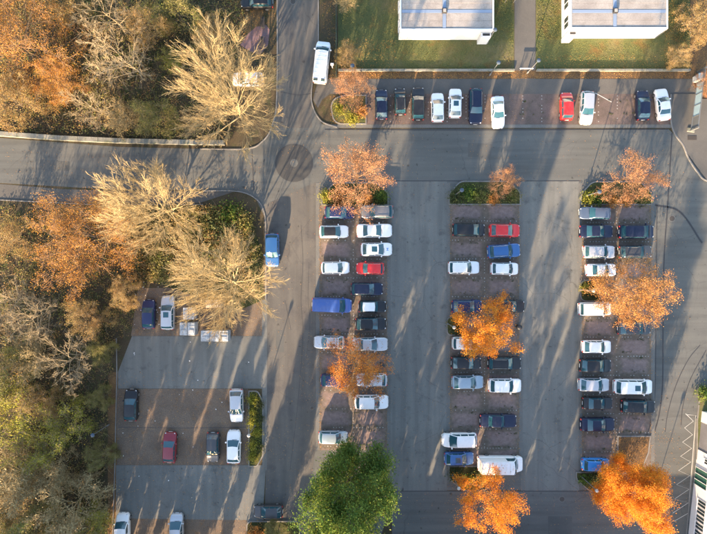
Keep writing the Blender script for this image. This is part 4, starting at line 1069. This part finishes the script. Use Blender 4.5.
for x, y, k, r, lab in [(455,197,'dk',6,'dark shrub at the left end of the middle head bed'), (468,194,'gr',6.5,'green shrub right of the lamp in the middle head bed'), (480,197,'ol',6,'olive shrub in the middle of the middle head bed'), (493,200,'or',5,'orange shrub at the foot of the small russet tree'), (512,196,'ol',6,'olive shrub at the right end of the middle head bed')]:
    shrub(k, x, y, r, lab, 'shrubs at the head of the middle bays')
for x, y, k, r, lab in [(587,199,'yg',6,'yellow-green shrub at the left end of the right head bed'), (598,199,'gr',6,'green shrub beside the lamp in the right head bed'), (611,201,'or',5.5,'orange shrub in the middle of the right head bed'), (625,201,'or',5,'orange shrub under the russet tree of the right bays'), (642,198,'ol',6,'olive shrub at the right end of the right head bed')]:
    shrub(k, x, y, r, lab, 'shrubs at the head of the right bays')
for x, y, k, r, lab in [(584,288,'yg',4.5,'yellow-green shrub in the small bed by the tan tree'), (592,291,'dk',5.5,'dark shrub in the small bed above the boxy white van'), (452,323,'ol',4.5,'olive shrub in the small bed left of the middle amber tree'), (458,330,'dk',4.5,'dark shrub in the small bed above the cream people carrier'),
    (455,474,'dk',5.5,'dark shrub at the left of the bed below the blue car'), (467,479,'gr',6,'green shrub beside the lamp below the big white van'), (478,473,'dk',5.5,'dark shrub at the right of the bed below the white van'), (583,478,'gr',5,'green shrub in the bed below the bright blue hatchback'), (595,477,'dk',5.5,'dark shrub between bright blue hatchback and lamp'), (606,480,'gr',5,'green shrub at the edge of the big orange tree'),
    (340,110,'yg',5,'yellow-green shrub left under the small russet tree'), (352,119,'yg',5.5,'yellow-green shrub below the small russet tree'), (361,112,'or',5,'orange shrub right under the small russet tree'),
    (232,213,'gr',9,'green shrub in the curved bed beside the road bend'), (246,222,'ol',8,'olive shrub at the bend of the curved bed'), (215,222,'dk',9,'dark shrub left in the curved bed'), (252,250,'ol',7,'olive shrub at the right edge of the curved bed'),
    (702,392,'gr',7,'green hedge shrub at the right edge above the white building'), (255,531,'or',7,'orange-brown shrub at the bottom edge left of dark bush')]:
    shrub(k, x, y, r, lab, 'shrubs in the other beds')

# ------------------------------------------------------------------ undergrowth, grass, fallen leaves
def in_poly(P_, poly):
    x, y = P_[:, 0], P_[:, 1]; ins = np.zeros(len(P_), bool); n = len(poly)
    for i in range(n):
        x1, y1 = poly[i-1]; x2, y2 = poly[i]
        c = ((y1 > y) != (y2 > y)) & (x < (x2-x1)*(y-y1)/((y2-y1) or 1e-9)+x1); ins ^= c
    return ins
def scatter_pts(polys, n, rs):
    allp = []
    for poly in polys:
        a = np.array(poly, float); lo, hi = a.min(0), a.max(0)
        q = rs.uniform(lo, hi, (n * 3, 2)); q = q[in_poly(q, poly)]; allp.append(q[:n])
    q = np.concatenate(allp); return np.stack([(q[:, 0]-CX)*S, (CY-q[:, 1])*S], 1)
rs = np.random.RandomState(77)
WOODS = [[(-60,-60),(245,-60),(245,20),(235,60),(232,138),(150,138),(60,134),(-60,130)], [(-60,206),(140,206),(150,280),(128,335),(115,345),(107,440),(107,600),(-60,600)], [(205,207),(243,207),(258,255),(258,290),(180,284),(140,278),(130,207)]]
q = scatter_pts(WOODS, 9000, rs); n = len(q)
h = rs.gamma(2.0, .22, n) + .1
dens = np.sin(q[:, 0]*.7+1)*np.cos(q[:, 1]*.55) + rs.normal(size=n)*.4
C = np.stack([q[:, 0], q[:, 1], h*rs.rand(n)+.05], 1)
def multi(C, k, j): return np.repeat(C, k, 0) + rs.normal(size=(len(C)*k, 3)) * j
a = dens > .45; b = dens < -.35
def stuff_leaf(name, pts, size, mat, label, cat, flat=.3):
    pts = pts.copy(); pts[:, 2] = np.maximum(pts[:, 2], .03)
    o = link(name, leaf_mesh(name, pts, size, rs, mat, flat)); return tag(o, label, cat, None, 'stuff')
stuff_leaf('undergrowth', multi(C[a], 6, (.2,.2,.15)), .2, M['leaf_olive'], 'olive undergrowth covering the woodland floor', 'undergrowth')
stuff_leaf('ivy_cover', multi(C[b], 6, (.2,.2,.12)), .2, M['leaf_dark'], 'dark ivy covering the woodland floor', 'undergrowth')
stuff_leaf('bramble_leaves', multi(C[~a & ~b], 4, (.25,.25,.15)), .18, M['leaf_brown'], 'brown bramble leaves on the woodland floor', 'undergrowth')
lines = []
for k in rs.choice(n, 7000, replace=False):
    p = np.array((q[k, 0], q[k, 1], .0)); d = rs.normal(size=3); d[2] = abs(d[2])*.8+.2; d /= np.linalg.norm(d); ln = rs.uniform(.5, 1.7)
    m2 = p + d*ln*.5; e = p + d*ln + np.array((0, 0, -.12*ln)); lines.append((np.array([p, m2, e]), np.array([.022, .016, .008])))
tag(link('dry_stalks', tubes_mesh('dry_stalks', lines, M['bark_grey'])), 'tangle of dry grey stalks on the woodland floor', 'undergrowth', None, 'stuff')
# lawn grass
LAWN = [[(340,-20),(397,-20),(397,69),(340,69)], [(397,42),(513,42),(513,69),(397,69)], [(493,-20),(513,-20),(513,42),(493,42)], [(537,-20),(560,-20),(560,40),(537,40)], [(537,42),(688,42),(688,69),(537,69)], [(664,-20),(688,-20),(688,40),(664,40)]]
q = scatter_pts(LAWN, 3200, rs); n = len(q)
stuff_leaf('lawn_grass', np.stack([q[:, 0], q[:, 1], rs.uniform(.03, .08, n)], 1), .09, M['leaf_olive'], 'short grass tufts of the pavilion lawns', 'grass')
# fallen leaves
FALL = [([(x-1.6,y0),(x+1.6,y0),(x+1.6,y1),(x-1.6,y1)], 330, .03) for x, y0, y1 in ((320,205,450),(387,205,450),(450,205,465),(519,205,465),(582,205,470),(651,205,436))] + [([(339,72),(400,72),(400,79),(339,79)], 1100, .045), ([(400,72),(690,72),(690,79),(400,79)], 1700, .045), ([(270,130),(690,130),(690,534),(270,534)], 2600, .025), ([(0,145),(270,155),(270,190),(0,180)], 350, .02), ([(300,330),(392,330),(392,410),(300,410)], 500, .03), ([(455,285),(525,285),(525,355),(455,355)], 420, .03), ([(447,462),(525,462),(525,530),(447,530)], 420, .03), ([(575,430),(680,430),(680,534),(575,534)], 1000, .03), ([(618,437),(648,437),(640,469),(618,469)], 700, .15), ([(110,372),(247,372),(247,534),(110,534)], 1600, .03), ([(131,290),(262,290),(262,336),(131,336)], 900, .03), ([(690,-10),(707,-10),(707,98),(694,98)], 900, .05), ([(664,0),(690,0),(690,69),(664,69)], 900, .05), ([(340,40),(396,40),(396,69),(340,69)], 900, .05), ([(536,55),(688,55),(688,69),(536,69)], 450, .05), ([(319,182),(392,182),(392,230),(319,230)], 500, .03), ([(578,240),(660,240),(660,340),(578,340)], 500, .03), ([(225,-10),(276,-10),(276,90),(225,90)], 1500, .04), ([(322,0),(336,0),(336,78),(322,78)], 350, .03), ([(330,96),(366,96),(366,124),(330,124)], 600, .12), ([(366,94),(520,94),(520,124),(366,124)], 260, .03), ([(225,420),(330,420),(330,534),(225,534)], 260, .03)]
pts = []
for poly, n, z in FALL:
    p = scatter_pts([poly], n, rs); pts.append(np.stack([p[:, 0], p[:, 1], z + rs.uniform(0, .03, len(p))], 1))
o = link('fallen_leaves', leaf_mesh('fallen_leaves', np.concatenate(pts), .085, rs, M['fallen'], 3.0)); tag(o, 'orange and brown fallen leaves scattered over paving and verges', 'leaves', None, 'stuff')

pts = []
for (x, y, sg, roof_z, hood_z, n) in [(339.7,212.6,1,1.45,.97,30), (466.8,306.2,1,1.45,.97,70), (335.4,380,1,1.43,.96,50), (595.4,464,1,1.5,.97,14), (371.5,379.5,-1,1.47,.985,40), (329,342,-1,1.46,.98,16), (370,344,1,1.45,.985,26), (500,463,1,2.57,2.57,22), (466.8,343,1,1.63,1.63,12)]:
    c0 = at(x, y, .55)
    for _ in range(n):
        u = rs.uniform(-1.3, 1.75); v = rs.uniform(-.55, .55)
        if .2 < u < 1.15 and roof_z < 2: continue
        pts.append((c0.x + sg*u, c0.y + v, (roof_z if u < .3 else (hood_z if u < 1.6 else hood_z - .05)) + .035))
stuff_leaf('leaves_on_cars', np.array(pts), .12, M['fallen'], 'orange leaves fallen on roofs and bonnets under the trees', 'leaves', 5.0)
EMPTY = [(334,250),(335,288),(335,323),(352,419),(370,419),(370,437),(468,212),(504,212),(467,249),(467,287),(504,287),(467,401),(504,401),(467,420),(504,440),(635,213),(597,328),(635,346),(635,365),(635,425),(597,443),(530,108),(620,108)]
pts = []
for x, y in EMPTY:
    for sg in (-1, 1):
        for k in range(rs.randint(3, 7)):
            c = at(x + rs.uniform(-13, 13), y + sg*6.3 + rs.normal()*.7); n = rs.randint(5, 16)
            pts.append(np.array((c.x, c.y, .03)) + rs.normal(size=(n, 3))*(.09, .06, .02))
stuff_leaf('weed_tufts', np.concatenate(pts), .1, M['leaf_dark'], 'small dark weed tufts in the joints of the empty bays', 'weeds')
q = scatter_pts([[(118,340),(262,340),(262,520),(118,520)], [(135,280),(165,280),(165,330),(130,330)]], 26, rs)
stuff_leaf('paper_litter', np.stack([q[:, 0], q[:, 1], np.full(len(q), .035)], 1), .17, M['parapet'], 'scraps of white paper litter on the left lot', 'litter', 6.0)

# ------------------------------------------------------------------ lamps and small things
def lamp(px, py, label, head='disc', h=4.4, arm=None):
    t = empty('street_lamp', at(px, py)); t.location.z = .02
    MB().lathe([(.11,0),(.11,.5),(.06,.55)], 10).build('base', M['metal_grey'], t)
    MB().tube((0,0,.5), (0,0,h), .055, .04, 8).build('pole', M['metal_grey'], t)
    o = (0, 0)
    if arm:
        o = arm; MB().tube((0,0,h-.05), (o[0],o[1],h+.05), .035).build('arm', M['metal_grey'], t)
    if head == 'disc':
        MB().lathe([(.06,-.14),(.17,-.1),(.19,-.02)], 20, (o[0],o[1],h)).build('diffuser', M['lamp_globe'], t, None, True)
        MB().lathe([(.26,-.015),(.27,.02),(.21,.07),(.1,.11),(.02,.12)], 24, (o[0],o[1],h)).build('hood', M['lamp_top'], t, None, True)
    else:
        MB().lathe([(.06,-.16),(.17,-.1),(.23,.03),(.19,.15),(.08,.22),(.02,.24)], 20, (o[0],o[1],h+.1)).build('globe', M['lamp_globe'], t, None, True)
        MB().lathe([(.10,-.28),(.11,-.18)], 12, (o[0],o[1],h+.1)).build('collar', M['metal_dark'], t)
    return tag(t, label, 'lamp', 'lamp posts of the car park')
lamp(489.5,75.5,'lamp post with blue-grey disc hood behind the white saloon of top row')
lamp(455,195,'lamp post with disc hood in the middle head bed')
lamp(447.5,323.5,'lamp post at the left edge of the middle bays', 'globe')
lamp(452,474,'lamp post with pale globe below the blue sunroof car', 'globe')
lamp(581,476,'lamp post with pale globe below the bright blue hatchback', 'globe')
lamp(584,196.5,'lamp post at the head of the right bays')
lamp(570.5,289.5,'lamp post in the small bed above the boxy white van', 'globe') if False else lamp(580,289.5,'lamp post in the small bed above the boxy white van', 'globe', 3.8)
lamp(255.5,424.5,'lamp post with pale globe in the narrow shrub bed', 'globe')
lamp(487,43.5,'lamp post at the right corner of the top centre pavilion', 'disc', 4.0)
lamp(352.5,78.5,'lamp post with dark hood behind the small russet tree')
lamp(649,510,'lamp post with pale globe right of the big orange tree', 'globe', 4.2)
lamp(109,424.5,'lamp post at the woodland edge left of the lot')
lamp(527,73.5,'lamp post at the foot of the lawn path between the pavilions')

def bin_(px, py, label):
    t = empty('litter_bin', at(px, py)); t.location.z = .02
    MB().lathe([(.28,0),(.33,.8)], 14).build('drum', M['trim'], t, None, True); MB().lathe([(.36,.803),(.36,.86),(.2,.98),(.03,1.0)], 14).build('lid', M['trim'], t, None, True)
    return tag(t, label, 'bin', 'dark bins between the bays')
bin_(517.5,326.5,'dark round bin at the right edge of the middle amber tree')
bin_(381.5,364,'dark round bin at the right edge of the left-bay thin orange tree')

def container(px, py, w, d, h, mat, label, parts=2):
    t = empty('waste_container', at(px, py)); t.location.z = .02; W, D = w*S/2, d*S/2
    b = MB()
    for x0, x1, y0, y1 in ((-W,W,-D,-D+.07), (-W,W,D-.07,D), (-W,-W+.07,-D+.072,D-.072), (W-.07,W,-D+.072,D-.072)): b.box(x0, x1, y0, y1, .12, h)
    b.box(-W+.01, W-.01, -D+.01, D-.01, .08, .14); b.build('tub', M[mat], t)
    for k in range(parts):
        x0 = -W + 2*W*k/parts; x1 = -W + 2*W*(k+1)/parts
        l = MB().bbox(x0+.03, x1-.03, -D-.04, D+.04, h+.004, h+.09, .03).build('lid', M[mat], t)
        MB().bbox(x0+.16, x1-.16, -D*.75, -D*.1, h+.092, h+.16, .03).build('flap', M[mat], l)
        MB().box(x0+.1, x1-.1, D*.45, D*.52, h+.092, h+.13).build('lid_rib', M[mat], l); MB().box((x0+x1)/2-.2, (x0+x1)/2+.2, D+.041, D+.09, h+.02, h+.06).build('handle', M['trim'], l)
    for x in (-W+.15, W-.15):
        for y in (-D+.15, D-.15): MB().tube((x,y-.03,.08), (x,y+.03,.08), .08, None, 10).build('castor', M['rubber'], t)
    for x in (-W*.6, 0, W*.6): MB().box(x-.04, x+.04, -D-.03, -D-.002, .16, h-.02).build('rib', M[mat], t)
    return tag(t, label, 'container', 'waste containers by the left lot')
container(191,327.5,15,12,1.5,'skip_white','white waste container nearest the lot, left of the wide one')
container(192,312.5,11,11,1.4,'skip_white','white waste container half hidden behind the nearest one')
container(217.4,334.5,27,10,1.4,'skip_white','wide white waste container under the pale bare tree',3)
container(217,303,16,7,1.6,'skip_beige','beige waste container deepest under the pale bare tree')
def bench(px, py, rz, label):
    t = empty('bench', at(px, py), rz); t.location.z = .012
    for k in range(4): MB().box(-.75,.75,-.22+k*.115,-.125+k*.115,.43,.47).build('slat', M['wood_dark'], t)
    for k in range(2): MB().box(-.75,.75,.26,.295,.6+k*.14,.71+k*.14).build('back_slat', M['wood_dark'], t)
    for x in (-.55,.55):
        MB().box(x-.035,x+.035,-.2,.25,0,.428).build('leg', M['concrete'], t); MB().box(x-.03,x+.03,.297,.33,.3,.86).build('back_post', M['metal_dark'], t)
    return tag(t, label, 'bench', 'benches at the pink gravel patch')
bench(262.5,43.5,R(90),'dark bench on the pink gravel patch'); bench(263.5,24,R(90),'dark bench at the upper edge of the pink gravel patch')
t = empty('sign_board', at(509,3)); 
for x in (-.6,.6): MB().tube((x,0,0),(x,0,1.6),.03).build('post', M['metal_grey'], t)
MB().box(-.75,.75,-.03,.03,.9,1.7).build('board', M['lamp_top'], t); tag(t, 'blue-grey board at the top edge beside the lawn path', 'sign')
t = empty('barrier_post', at(524.5,71)); t.location.z = .014
MB().box(-.9,.9,-.05,.05,.75,.88).build('bar', M['parapet'], t)
for x in (-.7,.7): MB().tube((x,0,0),(x,0,.748),.04).build('post', M['metal_grey'], t)
tag(t, 'white barrier bar across the foot of the lawn path', 'barrier')
t = empty('marker_post', at(332.5,68)); MB().tube((0,0,0),(0,0,1.1),.07).build('post', M['parapet'], t); MB().bbox(-.22,.22,-.12,.12,1.102,1.45,.03).build('head', M['parapet'], t)
tag(t, 'small white marker post right of the long white van', 'post')
